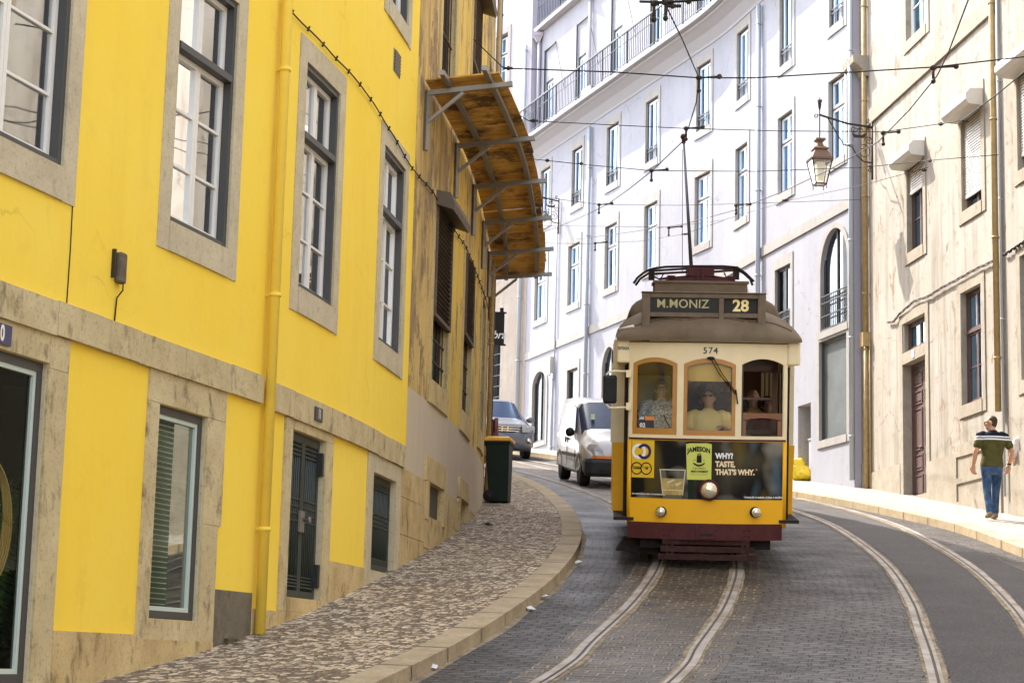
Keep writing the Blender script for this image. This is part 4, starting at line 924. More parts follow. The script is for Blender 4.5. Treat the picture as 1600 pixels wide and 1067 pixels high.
# cellar lights in the plinth
for a, b, c, d in ((1497, 1538, 4.0, 0),): pass
def regC(s, z): return 0
CW.surface(ch, SPL, SC1, -1, 15.6, [M['cream'], M['stone_c']], opsC, regC); backbody(CW, ch, SPL, SC1, -1, 15.6, 8, M['cream'])
wn1, a, b = cwin(1596, 1640, 4.85, 6.95, nh, opsN); wn2, a, b = cwin(1590, 1636, 8.4, 10.5, nh, opsN); rollerbox(wn2, a, b, 10.05); slats(wn2, a, b, 8.7, 10.1)
cwin(1590, 1636, 12.7, 14.6, nh, opsN)
for k in range(12):
    for z in (4.3, 7.9, 12.2): window(CW, nh, 7+4.2*k, 8.2+4.2*k, z-.4*(z<5)*(11-k)*.4, z+2, frame='brown', sash='sash', ops=opsN, surround=(.17,.17,.2,.2), su_m='stone_c', glass='glass_b', inset=.15)
CW.surface(nh, .2, SPL-.004, -3, 15.2, [M['cream'], M['stone_c']], opsN, lambda s, z: 0); backbody(CW, nh, .2, SPL-.004, -3, 15.2, 8, M['cream'])
def cslab(name, q, m='stone_c', p=.025, root=ch):
    mb = MB()
    for a, b, c, d in q: CW.box(mb, a, b, c, d, -.02, p)
    return mb.build(name, M[m], root)
cslab('string_course', [(SPL+.1, SC1-.55, 11.54, 11.86)], p=.05)
SD0, SD1 = s0-.19, s1+.19
cslab('plinth', [(SD1, SC1-.62, 2.5, 4.12)], p=.03); cslab('plinth', [(cs(1496, 4), SD0, 2.5, 3.98)], p=.03)
e0, e1 = cs(1537, 3.8), cs(1496, 3.8)
cslab('plinth', [(SPL+.25, e0, 2.2, 4.12), (e0, e1, 2.2, 3.10), (e0, e1, 3.42, 3.52), (e0, e1, 3.9, 4.12)], p=.03)
cslab('cellar_panel', [(e0, e1, 3.10, 3.42), (e0, e1, 3.52, 3.9)], p=.004)
cslab('plinth', [(.2, SPL-.2, -2.5, 3.7)], p=.03, root=nh)
cslab('corner_pier', [(SC1-.52, SC1-.02, 2.5, 15)], 'stone_c', .06)
cslab('corner_pier', [(SC1-.56, SC1-.03, 2.5, 4.35)], 'stone_c', .075)
mb = MB()   # cornice fragment at the very top
mb.ring_loft([[CW.P3(u, z, oo) for oo, z in ((-.02, 12.65), (.06, 12.65), (.14, 12.8), (.34, 12.95), (.36, 13.1), (-.02, 13.1))] for u in (SC1-.75, SC1+.05)], True, True, False); mb.build('cornice', M['stone_c'], ch)
downpipe(CW, ch, 0, 0, 7.0, 15, .055, M['pipe_o'], s=SC1-.66); downpipe(CW, ch, 0, 0, 3.7, 6.95, .05, M['pipe_o'], s=SC1-.66); downpipe(CW, ch, 0, 0, 3.7, 6.9, .018, M['pipe_o'], s=SC1-.78, off=.03)
mb = MB(); CW.box(mb, SC1-.76, SC1-.52, 6.78, 7.08, .0, .17); mb.build('cable_box', M['pipe_o'], ch)
downpipe(CW, ch, 1562, 8, 4.45, 15, .055, M['pipe_o'])
downpipe(CW, ch, 1567, 8, 3.0, 15, .02, M['pipe_g'])
def cable(pts, r, m, label, W=CW, o=.05, twist=0, strands=1, name='facade_cable', sag=0):
    P = [(W.sx(px, 0) if False else W.hit(px, py)[:2]) for px, py in pts]; mb = MB()
    for k in range(strands):
        Q = []
        n = 50
        for i in range(n+1):
            t = i/n*(len(P)-1); j = min(int(t), len(P)-2); f = t-j; s = P[j][0]*(1-f)+P[j+1][0]*f; z = P[j][1]*(1-f)+P[j+1][1]*f
            Q.append(W.P3(s + twist*.4*math.sin(i*.9+k*2), z + twist*math.sin(i*.63+k*2.1), o + twist*.5*math.cos(i*.63+k*2.1)))
        mb.tube(Q, r, 6)
    return mb.build(name, m, None, loc=Q[0], label=label, cat='cable')
cable([(1390, 504), (1400, 503), (1410, 490), (1432, 471), (1455, 463), (1475, 450), (1500, 437), (1530, 420), (1559, 407)], .010, M['cable_b'] if 'cable_b' in M else M['brown'], 'twisted bundle of brown cables slung across the cream house above its door', twist=.022, strands=3)
cable([(1572, 400), (1590, 388), (1605, 378)], .014, M['cable'], 'short black cable between the yellow pipe and the right picture edge', twist=.02, strands=2)
# ---------------------------------------------------------------- tram (local frame: x across, y back along the track, z up)
M['t_yel'] = mat('tram_yellow', (.84,.42,.008), .5, spec=.25, noise=(3.5,.5,(.70,.36,.02)), coat=.08)
M['t_crm'] = mat('tram_cream', (.84,.70,.44), .5, spec=.25, noise=(3,.5,(.64,.53,.34)), coat=.1)
M['t_mar'] = mat('tram_maroon', (.055,.008,.009), .6, spec=.25, noise=(6,.6,(.10,.03,.025)))
M['t_roof'] = mat('tram_roof_canvas', (.12,.085,.055), .85, spec=.08, noise=(3,.9,(.19,.145,.10)), bump=(9,.25))
M['t_wood'] = mat('varnished_wood', (.46,.21,.035), .35, noise=(7,.5,(.30,.12,.02)), coat=.4)
M['t_wood2'] = mat('red_brown_wood', (.20,.075,.03), .4, noise=(7,.5,(.12,.045,.02)), coat=.3)
M['t_dark'] = mat('underframe_black', (.009,.007,.006), .7, noise=(8,.6,(.05,.035,.03)))
M['t_fend'] = mat('rust_painted_slats', (.032,.013,.011), .85, spec=.06, noise=(10,.7,(.08,.045,.04)))
M['letter'] = mat('cream_lettering', (.92,.76,.38), .6); M['t_in2'] = mat('dim_glazing', (.10,.10,.09), .2); M['t_in'] = mat('tram_interior_panel', (.42,.40,.34), .6)
M['chrome'] = mat('chrome', (.75,.73,.68), .12, 1.0)
M['lens'] = mat('lamp_lens', (.62,.50,.30), .08, .6, noise=(28,.9,(.95,.9,.75)))
M['blk'] = mat('black_plastic', (.010,.010,.010), .5, spec=.25)
TL = gnd(1103, 888); TR = (math.atan(.152), 0, -math.atan(.050))
tram = empty('tram', TL, 'yellow and cream vintage tram number 574 on route 28 coming down the street', 'tram', rot=TR, local=True)
from mathutils import Euler
TM = Matrix.Translation(TL) @ Euler(TR).to_matrix().to_4x4(); TI = TM.inverted()
def T(px, py, yl):
    """sight line met with the tram's own cross plane y = yl"""
    o = TI @ Vector((0,0,0)); d = (TI.to_3x3() @ ray(px, py)); t = (yl - o.y) / d.y; return o + d*t
yb = lambda x: .17 * (x/.95)**2
def bow(x, z, o): return Vector((x, yb(x) - o, z))
def bb(mb, x0, x1, z0, z1, o0, o1, n=None):
    old = mb.xf; mb.xf = bow; mb.box(x0, x1, z0, z1, o0, o1, n or max(1, int(abs(x1-x0)/.12))); mb.xf = old
def bq(mb, x0, x1, z0, z1, o, n=None):
    n = n or max(1, int(abs(x1-x0)/.1))
    for k in range(n): a, b = x0+(x1-x0)*k/n, x0+(x1-x0)*(k+1)/n; mb.poly([bow(a,z0,o), bow(b,z0,o), bow(b,z1,o), bow(a,z1,o)])
WIN = [(-.925,-.385), (-.305,.33), (.405,.93)]; ZS, RI, ZW0 = 2.50, .075, 1.625
arc = lambda x, a, b, d=0: ZS + RI*(1-((x-(a+b)/2)/((b-a)/2))**2) - d
# dash, bumper, waist
mb = MB(); bb(mb, -.955, .955, .52, 1.565, -.05, 0, 20); dash = mb.build('front_panel', M['t_yel'], tram)
mb = MB(); bb(mb, -.965, .965, 1.565, 1.585, -.05, .015, 20); mb.build('waist_moulding', M['t_mar'], tram)
mb = MB(); bb(mb, -.965, .93, .35, .55, -.09, .03, 20); bump = mb.build('bumper', M['t_mar'], tram)
mb = MB(); bb(mb, -.13, .13, .37, .535, .031, .045, 3); 
cp_ = mb.build('coupler_plate', M['t_mar'], bump)
for x in (-.10, .10, -.52, -.46, .52, .46):
    for z in (.40, .47): mb = MB(); mb.ellipsoid(bow(x, z, .034 if abs(x) > .2 else .046), (.010, .007, .010), 8, 6); mb.build('rivet', M['t_fend'], bump)
mb = MB(); bb(mb, -.075, .075, .40, .435, .0455, .047, 2); mb.build('coupler_slot', M['t_dark'], cp_)
# cream front with three round-topped openings
mb = MB()
bb(mb, -.965, .965, 1.585, ZW0, -.05, .006, 20)
for a, b in ((-.965, -.925), (-.385, -.305), (.33, .405), (.93, .965)): bb(mb, a, b, ZW0, 2.62, -.05, .004, 1)
for a, b in WIN:
    n = 12
    for k in range(n):
        u0, u1 = a+(b-a)*k/n, a+(b-a)*(k+1)/n; z0, z1 = arc(u0,a,b), arc(u1,a,b)
        mb.poly([bow(u0,z0,.004), bow(u1,z1,.004), bow(u1,2.62,.004), bow(u0,2.62,.004)]); mb.poly([bow(u0,z0,.004), bow(u1,z1,.004), bow(u1,z1,-.05), bow(u0,z0,-.05)])
        mb.poly([bow(u0,z0,-.05), bow(u1,z1,-.05), bow(u1,2.62,-.05), bow(u0,2.62,-.05)])
bb(mb, -.965, .965, 2.62, 2.80, -.05, .006, 20)
front = mb.build('front_frame', M['t_crm'], tram)
mb = MB(); bb(mb, -.97, .97, 2.785, 2.815, -.06, .055, 20); bb(mb, -.97, .97, 2.76, 2.772, -.01, .012, 20); mb.build('eaves_moulding', M['t_mar'], tram)
mb = MB(); add_text(mb, '574', .112, lambda x, y: bow(x+.015, 2.665+y, .012), bold=.0012, space=1.15); mb.build('fleet_number', M['frame_dk'], front)
def wood(a, b, z0, m, top=True, sash_w=.05, name='windscreen_frame', o=.0):
    mb = MB(); bb(mb, a+.002, a+sash_w, z0, ZS if top else z0+.2, -.045, o, 1); bb(mb, b-sash_w, b-.002, z0, ZS if top else z0+.2, -.045, o, 1); bb(mb, a+sash_w, b-sash_w, z0, z0+sash_w*1.4, -.045, o, 4)
    n = 12
    for k in range(n):
        u0, u1 = a+.002+(b-a-.004)*k/n, a+.002+(b-a-.004)*(k+1)/n; z0_, z1_ = arc(u0,a,b), arc(u1,a,b)
        mb.ring_loft([[bow(u, zz - dz_, o_) for dz_, o_ in ((.002,o), (.002,-.045), (.055,-.045), (.055,o))] for u, zz in ((u0,z0_), (u1,z1_))], True, True, False)
    return mb.build(name, m, tram)
for i, (a, b) in enumerate(WIN[:2]):
    w_ = wood(a, b, ZW0+.002, M['t_wood'], sash_w=.055 if i == 0 else .045); mb = MB(); bq(mb, a+.04, b-.04, ZW0+.04, 2.54, -.025); mb.build('pane', M['glass_t'], w_)
a, b = WIN[2]; mb = MB(); bb(mb, a+.002, a+.02, ZW0+.002, ZS, -.045, -.02, 1); bb(mb, b-.02, b-.002, ZW0+.002, ZS, -.045, -.02, 1); w_ = mb.build('windscreen_frame', M['frame_dk'], tram)
mb = MB(); n = 10   # dropped brown sash
for k in range(n):
    u0, u1 = a+.02+(b-a-.04)*k/n, a+.02+(b-a-.04)*(k+1)/n; ar = lambda u: ZW0+.19 + .035*(1-((u-(a+b)/2)/((b-a)/2))**2)
    mb.ring_loft([[bow(u, z, o) for z, o in ((ar(u), -.04), (ar(u), -.015), (ZW0+.285, -.015), (ZW0+.285, -.04))] for u in (u0, u1)], True, True, False)
bb(mb, a+.02, a+.06, ZW0+.003, ZW0+.19, -.04, -.015, 1); bb(mb, b-.07, b-.02, ZW0+.003, ZW0+.19, -.04, -.015, 1)
ds = mb.build('dropped_sash', M['t_wood2'], tram); mb = MB(); bq(mb, a+.05, b-.06, ZW0+.01, ZW0+.2, -.03); mb.build('pane', M['glass_d'], ds)
# inner bulkhead frame seen through the right opening
mb = MB(); mb.box(.40, .92, 1.0, 1.03, 1.62, 1.68); mb.box(.40,.445,1.0,1.03,1.62,2.5); mb.box(.86,.92,1.0,1.03,1.2,2.5); mb.box(.40,.92,1.0,1.03,2.42,2.5); mb.box(.445,.86,1.0,1.03,2.06,2.09); mb.build('bulkhead_frame', M['t_wood2'], tram)
mb = MB(); bq(mb, WIN[1][0]+.05, WIN[1][1]-.05, 2.29, 2.53, -.06); mb.build('sun_blind', mat('yellow_blind', (.62,.40,.09), .8, noise=(5,.3,(.5,.3,.06))), tram)
# route card in the left screen
mb = MB(); bq(mb, -.855, -.66, 1.70, 1.845, -.018); card = mb.build('route_card', mat('card_charcoal', (.035,.03,.045), .5), tram)
mb = MB(); bq(mb, -.77, -.66, 1.80, 1.846, -.0165); mb.build('card_band', mat('card_orange', (.75,.22,.03), .5), card)
mb = MB(); add_text(mb, '02', .07, lambda x, y: bow(-.80+x, 1.735+y, -.0155), bold=.002); add_text(mb, '28E', .042, lambda x, y: bow(-.812+x, 1.822+y, -.0155), bold=.001); mb.build('card_lettering', M['sash_w'], card)
# wiper
mb = MB(); 
for dx in (0, .035): mb.tube([bow(.02+dx, 2.57, .02), bow(.13+dx, 2.38, .035), bow(.33+dx*.5, 2.14, .03)], .006, 6)
mb.tube([bow(.33, 2.2, .028), bow(.355, 2.02, .028)], .009, 6); mb.ellipsoid(bow(.02, 2.575, .02), (.05,.03,.02), 10, 6); mb.build('wiper', M['blk'], tram)
# ----- advertisement wrapped on the dash
def advert():
    g = NG('blurred_advert_photo'); o = g.tc.outputs['Object']; m1 = g.map(o, (1.0, .4, .75))
    c = g.mix(g.ramp(g.noise(m1, 2.6, 2, .4), (.42, 0.), (.68, 1.)), (.008,.007,.006), (.06,.05,.03))
    c = g.mix(g.ramp(g.noise(g.map(o, (1,1,1), loc=(4,0,2)), 3.4, 1, .3), (.56, 0.), (.74, .8)), c, (.27,.25,.21))
    c = g.mix(g.ramp(g.noise(g.map(o, (1.3,1,.5), loc=(9,3,1)), 2.4, 1, .3), (.58, 0.), (.74, .7)), c, (.20,.13,.02))
    c = g.mix(g.ramp(g.noise(g.map(o, (1.5,1,.6), loc=(1,7,5)), 2.3, 1, .3), (.60, 0.), (.72, .6)), c, (.08,.13,.17))
    return g.out(c, .45, spec=.12)
AZ0, AZ1 = .845, 1.555
mb = MB(); bq(mb, -.93, .93, AZ0, AZ1, .003, 20); ad = mb.build('advertisement', advert(), tram)
PM = lambda n, c, r=.5: mat('print_' + n, c, r, spec=.12)
P_g, P_w, P_c, P_k, P_y, P_n = PM('label_green', (.60,.62,.13)), PM('white', (.85,.82,.78)), PM('cream', (.85,.68,.42)), PM('black', (.015,.015,.015)), PM('yellow', (.74,.47,.03)), PM('navy', (.03,.03,.12))
def ax(px): return (px - 1103) / 124.5
def az(py): return (888 - py) / 124.5
mb = MB(); mb.poly([bow(ax(1073), az(700), .0055), bow(ax(1108), az(699), .0055), bow(ax(1108), az(783), .0055), bow(ax(1074), az(783), .0055)]); mb.build('bottle', PM('bottle_glass', (.012,.022,.012)), ad)
mb = MB(); mb.poly([bow(ax(1070), az(699), .0075), bow(ax(1076), az(697.5), .0075), bow(ax(1102), az(697), .0075), bow(ax(1109), az(698.5), .0075), bow(ax(1109), az(753), .0075), bow(ax(1072), az(753), .0075)]); mb.build('bottle_label', P_g, ad)
mb = MB(); add_text(mb, 'JAMESON', .082, lambda x, y: bow(ax(1089.5)+x*.80, az(709)+y+.02*(1-(x/.16)**2), .010), bold=.003)
for x0, x1, y0, y1 in ((-.028,.03,.0,.085), (-.02,-.006,.085,.11), (.004,.016,.085,.12), (.018,.026,.08,.10)): bq(mb, ax(1090)+x0, ax(1090)+x1, az(727)+y0, az(727)+y1, .010)
n = 8; P0 = [(-.07+.14*k/n) for k in range(n+1)]
for u, v in zip(P0, P0[1:]): f = lambda t: az(730) + .03*(t/.07)**2; mb.poly([bow(ax(1090)+u, f(u)-.02, .010), bow(ax(1090)+v, f(v)-.02, .010), bow(ax(1090)+v, f(v), .010), bow(ax(1090)+u, f(u), .010)])
add_text(mb, 'IRISH WHISKEY', .031, lambda x, y: bow(ax(1091)+x, az(740.5)+y, .010), bold=.0012); add_text(mb, 'Triple Distilled', .026, lambda x, y: bow(ax(1090)+x, az(735.5)+y, .010), shear=.3)
add_text(mb, 'Established      Since 1780', .014, lambda x, y: bow(ax(1090)+x, az(723)+y, .010)); bq(mb, ax(1077), ax(1104), az(745)-.001, az(745)+.001, .010); mb.build('label_lettering', P_k, ad)
mb = MB(); add_text(mb, 'WHY?', .092, lambda x, y: bow(ax(1115)+x*.86, az(716.5)+y, .006), bold=.0045, align='LEFT'); mb.build('slogan_white', P_w, ad)
mb = MB(); add_text(mb, 'TASTE,', .092, lambda x, y: bow(ax(1115)+x*.86, az(729)+y, .006), bold=.0045, align='LEFT'); add_text(mb, "THAT'S WHY.", .092, lambda x, y: bow(ax(1115)+x*.86, az(741)+y, .006), bold=.0045, align='LEFT'); mb.build('slogan_cream', P_c, ad); mb = MB(); add_text(mb, '*', .06, lambda x, y: bow(ax(1178)+x, az(738)+y, .006)); mb.build('asterisk', P_c, ad)
mb = MB(); add_text(mb, '*PORQUÊ? O SABOR. É ESSA A RAZÃO.', .028, lambda x, y: bow(ax(1159)+x, az(779)+y, .006), bold=.0008, align='LEFT'); add_text(mb, 'SEJA RESPONSÁVEL. BEBA COM MODERAÇÃO.', .02, lambda x, y: bow(ax(988.5)+x, az(777)+y, .006), bold=.0006, align='LEFT'); mb.build('small_print', P_w, ad)
# tumbler
gx = lambda px: ax(px)
mb = MB(); mb.poly([bow(gx(1031), az(738), .0055), bow(gx(1069), az(738), .0055), bow(gx(1065), az(783), .0055), bow(gx(1036), az(783), .0055)]); tb_ = mb.build('tumbler', PM('tumbler_glass', (.13,.12,.085), .25), ad)
mb = MB(); mb.poly([bow(gx(1034), az(752), .007), bow(gx(1067), az(752), .007), bow(gx(1064.5), az(777), .007), bow(gx(1036.5), az(777), .007)]); mb.build('whiskey', mat('print_amber', (.30,.19,.05), .3, noise=(14,.9,(.62,.46,.13))), tb_)
mb = MB()
for q in (((1030,738),(1070,738),(1070,739.6),(1030,739.6)), ((1030.5,739),(1032,739),(1036.5,777),(1035,777)), ((1068.5,739),(1070,739),(1066.5,777),(1065,777)), ((1036,769),(1066,769),(1066,770.5),(1036,770.5)), ((1041,757),(1052,753),(1054,755),(1043,760)), ((1054,760),(1063,757),(1063,760),(1056,764))): mb.poly([bow(gx(x), az(y), .0085) for x, y in q])
mb.build('glass_highlights', PM('highlight', (.60,.55,.40)), tb_)
# operator sticker with rings
mb = MB(); bq(mb, -.925, ax(1022), az(752), AZ1-.003, .006, 3); st_ = mb.build('operator_sticker', P_y, ad)
def ringp(mb, cx, cz_, r, w, o, a0=0, a1=360, n=28):
    for k in range(n):
        t0, t1 = math.radians(a0+(a1-a0)*k/n), math.radians(a0+(a1-a0)*(k+1)/n)
        mb.poly([bow(cx+math.cos(t)*q*.9, cz_+math.sin(t)*q, o) for t, q in ((t0,r-w), (t1,r-w), (t1,r), (t0,r))])
mb = MB(); ringp(mb, ax(998.5), az(712), .096, .036, .0085); mb.build('ring_mark', P_w, st_); mb = MB(); ringp(mb, ax(1006.5), az(712), .096, .036, .0095, -150, 150); mb.build('ring_mark', P_n, st_)
mb = MB(); ringp(mb, ax(995.5), az(738), .078, .014, .0085, 30, 330); ringp(mb, ax(1010), az(738), .078, .014, .0085)
for cx in (995.5, 1010): add_text(mb, 'CARRIS' if cx < 1000 else '140', .03, lambda x, y: bow(ax(cx)+x, az(738)+y, .0085), bold=.002); bq(mb, ax(cx)-.055, ax(cx)+.055, az(738)+.018, az(738)+.024, .0085)
mb.build('emblem', P_k, st_)
# lamps
def lamp(x, z, r, name='headlight', big=False):
    fwd = Vector((x*.36, -1, 0)).normalized(); c = bow(x, z, -.01); mb = MB()
    mb.lathe([(r*1.02, 0), (r*1.05, .05), (r*.98, .075), (r*.80, .08), (r*.78, .06), (r*.4, .055), (.001, .055)], c, fwd, 26); h = mb.build(name, M['t_mar'] if big else M['t_dark'], tram)
    mb = MB(); mb.lathe([(r*.80, .058), (r*.80, .083), (r*.72, .092 if not big else .10), (r*.4, .104 if not big else .118), (.001, .108 if not big else .124)], c, fwd, 26); mb.build('lens', M['lens'], h)
    if not big:
        mb = MB(); mb.lathe([(r*.80, .078), (r*.93, .078), (r*.93, .09), (r*.80, .09)], c, fwd, 24); mb.build('rim', M['chrome'], h)
lamp(ax(1105.5), az(768), .125, big=True); lamp(ax(1034.5), az(803), .062); lamp(ax(1176), az(801), .062)
# vestibule corners, fascia boxes with ENTRADA, bulkheads
for sg in (-1, 1):
    mb = MB(); mb.tube([(sg*.945, yb(.955)+.03, .5), (sg*.945, yb(.955)+.03, 2.8)], .035, 10); mb.build('corner_post', M['t_crm'], tram)
    mb = MB(); mb.tube([(sg*.945, yb(.955)+.03, .5), (sg*.945, yb(.955)+.03, 1.565)], .038, 10); mb.build('corner_post_foot', M['t_yel'], tram)
    mb = MB(); x0, x1 = (sg*.965, sg*1.13); x0, x1 = min(x0, x1), max(x0, x1)
    mb.box(x0, x1, .16, 1.2, 2.50, 2.80); f_ = mb.build('fascia_box', M['t_crm'], tram); bevel(f_, .03, 3)
    if sg < 0:
        mb = MB(); add_text(mb, 'ENTRADA', .055, lambda x, y: Vector((-1.05+x*.55, .157, 2.68+y)), bold=.002); mb.build('lettering', M['frame_dk'], f_)
    mb = MB(); mb.box(min(sg*1.0, sg*1.19), max(sg*1.0, sg*1.155), 1.2, 1.26, 1.48, 2.5); mb.build('bulkhead_upper', M['t_crm'], tram)
    mb = MB(); mb.ring_loft([[(sg*xx, yy, z) for xx, yy in ((1.0,1.19),(w_,1.19),(w_,1.25),(1.0,1.25))] for z, w_ in ((.58,1.12),(.9,1.14),(1.3,1.165),(1.48,1.17))], True, True, False); mb.build('bulkhead_lower', M['t_yel'], tram)
    # folded doors in the dark doorway
    mb = MB(); mb.box(min(sg*.985, sg*1.02), max(sg*.985, sg*1.02), .35, 1.18, .55, 2.48); mb.build('door_leaf', M['t_dark'], tram)
    # body side: lower panel, pillars, letterboard, with real window openings
    xs = sg*1.16; mb = MB(); mb.box(min(xs, xs-sg*.04), max(xs, xs-sg*.04), 1.26, 7.0, .58, 1.48); s_ = mb.build('side_panel', M['t_yel'], tram)
    mb = MB(); X0, X1 = min(xs, xs-sg*.04), max(xs, xs-sg*.04); mb.box(X0, X1, 1.26, 7.0, 1.48, 1.60); mb.box(X0, X1, 1.26, 7.0, 2.40, 2.80)
    for k in range(8): y = 1.26 + k*.81; mb.box(X0, X1, y, y+.08, 1.60, 2.40)
    mb.build('side_frame', M['t_crm'], tram)
    for k in range(7): y = 1.34 + k*.81; mb = MB(); mb.poly([(xs-sg*.02, y, 1.6), (xs-sg*.02, y+.73, 1.6), (xs-sg*.02, y+.73, 2.4), (xs-sg*.02, y, 2.4)]); mb.build('side_pane', M['glass_t'], tram)
# rear end and interior
mb = MB(); mb.box(-1.15, 1.15, 7.0, 7.04, .58, 1.6); mb.box(-1.15, 1.15, 7.0, 7.04, 2.45, 2.8)
for a, b in ((-1.15,-.92), (-.38,-.30), (.32,.40), (.92,1.15)): mb.box(a, b, 7.0, 7.04, 1.6, 2.45)
mb.build('rear_end', M['t_crm'], tram)
mb = MB(); mb.box(-1.13, 1.13, 6.2, 6.24, .6, 2.76); mb.build('rear_bulkhead', M['t_wood2'], tram)
mb = MB(); mb.box(-.85,-.45,6.18,6.195,1.7,2.35); mb.box(-.28,.28,6.18,6.195,1.5,2.35); mb.box(.45,.85,6.18,6.195,1.7,2.35); mb.build('bulkhead_glazing', M['t_in2'], tram)
mb = MB(); mb.box(-1.14, 1.14, .15, 7.0, .56, .60); mb.build('floor', M['t_dark'], tram)
mb = MB(); mb.box(-1.12, 1.12, .2, 7.0, 2.77, 2.79); mb.build('ceiling', M['t_in'], tram)
mb = MB(); mb.box(-.9, -.42, 1.32, 1.35, 1.9, 2.35); mb.build('notice_board', M['t_in'], tram)
mb = MB(); mb.box(-.95, .95, 1.28, 1.31, 2.42, 2.76); mb.box(-.95, -.9, 1.28, 1.31, .6, 2.42); mb.box(-.40, -.34, 1.28, 1.31, .6, 2.42); mb.box(.36, .42, 1.28, 1.31, .6, 2.42); mb.box(-.9, -.4, 1.28, 1.31, .6, 1.55); mb.build('cab_partition', M['t_wood2'], tram)
for x in (-.2, .28): mb = MB(); mb.tube([(x, 1.9, .6), (x, 1.9, 2.77)], .016, 8); mb.build('grab_pole', M['sash'], tram)
mb = MB(); mb.box(-.28, .30, .28, .48, .6, 1.60); mb.lathe([(.05,0),(.14,.02),(.14,.05),(.04,.06)], (.12, .42, 1.60)); mb.tube([(.12,.42,1.66),(.22,.46,1.70)], .014, 8); mb.build('controller', M['t_dark'], tram)
for sg in (-1, 1):
    for k in range(4): mb = MB(); y = 2.1 + k*1.05; mb.box(min(sg*.45,sg*1.1), max(sg*.45,sg*1.1), y, y+.42, .98, 1.04); mb.box(min(sg*.45,sg*1.1), max(sg*.45,sg*1.1), y+.42, y+.47, .98, 1.55); mb.build('seat', M['t_wood'], tram)
# ----- roof
H = .44
def rz(x, y):
    ye = -.09 + .20*(x/1.17)**2; t = max(0, min(1, (y-ye)/1.05)); return 2.815 + H*max(0, 1-min(1, abs(x)/1.145)**2.6)**.46 * math.sqrt(max(0, 1-(1-t)**2))
mb = MB(); mb.smooth = True; NX, NY = 32, 34; idx = []
for j in range(NY+1):
    f = j/NY; row = []
    for i in range(NX+1):
        x = -1.14 + 2.28*i/NX; x = 1.14*math.sin(math.pi/2*x/1.14) if True else x; ye = -.09 + .20*(x/1.17)**2; y = ye + (7.2-ye)*f**2.4; row.append(mb.av((x, y, rz(x, y))))
    idx.append(row)
for r0, r1 in zip(idx, idx[1:]):
    for i in range(NX): mb.face((r0[i], r0[i+1], r1[i+1], r1[i]))
mb.smooth = False
for i in range(NX):   # rim
    p, q = mb.v[idx[0][i]], mb.v[idx[0][i+1]]; mb.poly([p, q, q-Vector((0,0,.03)), p-Vector((0,0,.03))])
for sg in (0, NX):
    for r0, r1 in zip(idx, idx[1:]): p, q = mb.v[r0[sg]], mb.v[r1[sg]]; mb.poly([p, q, q-Vector((0,0,.03)), p-Vector((0,0,.03))])
roof = mb.build('roof', M['t_roof'], tram)
# rain strips on the roof
for x0, x1 in ((-.92,-.33), (-.27,.42), (.48,1.02)):
    mb = MB(); n = 16; Q = []
    for k in range(n+1):
        t = k/n; x = x0+(x1-x0)*t; y = .065 - .055*math.sin(math.pi*t)*-1 + .12*(x/1.1)**2; Q.append(Vector((x, y, rz(x, y)+.008)))
    mb.tube(Q, .011, 6); mb.build('rain_strip', M['t_roof'], roof)
mb = MB(); mb.tube([Vector((-1.10, .30, rz(-1.10,.30)+.01)), Vector((-.93, .13, rz(-.93,.13)+.02))], .018, 6); mb.build('gutter_stop', M['sash'], roof)
# raised clerestory
mb = MB(); rings = []
for y, s_ in ((1.3,.80),(1.36,.95),(1.5,1.0),(6.2,1.0)): rings.append([( .98*s_*math.copysign(abs(math.cos(t))**.55, math.cos(t)), y, 3.08 + .34*s_*abs(math.sin(t))**.7) for t in [math.pi*k/16 for k in range(17)]])
mb.ring_loft(rings, True, True, True); mb.build('clerestory', M['t_roof'], tram)
mb = MB(); A, B = T(1023, 456, 1.1), T(1168, 441, 1.1); mb.box(A.x, B.x, 1.1, 2.2, 3.1, B.z-.02); mb.box(A.x-.02, B.x+.02, 1.08, 2.2, B.z-.02, B.z+.01); mb.build('roof_box', M['t_roof'], tram)
# destination sign
SY = .12; a, b = T(1003.5, 457, SY), T(1196, 497, SY); x0, x1, z1, z0 = a.x, b.x, a.z, b.z
xs0, xm0, xm1, xe = T(1016,480,SY).x, T(1123,480,SY).x, T(1131,480,SY).x, T(1184,480,SY).x; zg0, zg1 = T(1100,489,SY).z, T(1100,466,SY).z
mb = MB()
for q in ((x0, xs0, T(0,518,SY).z, z1), (xe, x1, T(0,512,SY).z, z1), (xm0, xm1, z0-.04, zg1)): mb.box(q[0], q[1], SY-.03, SY+.06, q[2], q[3])
mb.box(xs0, xe, SY-.028, SY+.058, zg1, z1-.002); mb.box(xs0, xm0, SY-.028, SY+.058, zg0-.055, zg0); mb.box(xm1, xe, SY-.028, SY+.058, zg0-.055, zg0)
mb.box(x0-.01, x1+.01, SY-.05, SY+.25, z1, z1+.015); mb.box(x0, x1, SY+.2, SY+.24, z0, z1)
sg_ = mb.build('sign_box', mat('weathered_sign_frame', (.13,.095,.065), .75, spec=.1, noise=(8,.7,(.22,.175,.13))), tram); bevel(sg_, .006, 1)
mb = MB(); mb.poly([(xs0, SY+.02, zg0), (xe, SY+.02, zg0), (xe, SY+.02, zg1), (xs0, SY+.02, zg1)]); dest = mb.build('destination_blind', mat('black_blind', (.03,.028,.022), .6), tram)
mb = MB(); xc = (xs0+xm0)/2; zc = (zg0+zg1)/2; add_text(mb, 'M.MONIZ', .150, lambda x, y: Vector((xc-.02+x*.98, SY+.016, zc+.015+y)), bold=.0015, space=1.04); mb.build('destination_lettering', M['letter'], dest); mb = MB(); add_text(mb, '28', .20, lambda x, y: Vector(((xm1+xe)/2+x*1.0, SY+.016, zc+y)), bold=.006); mb.build('route_number', M['letter'], dest)
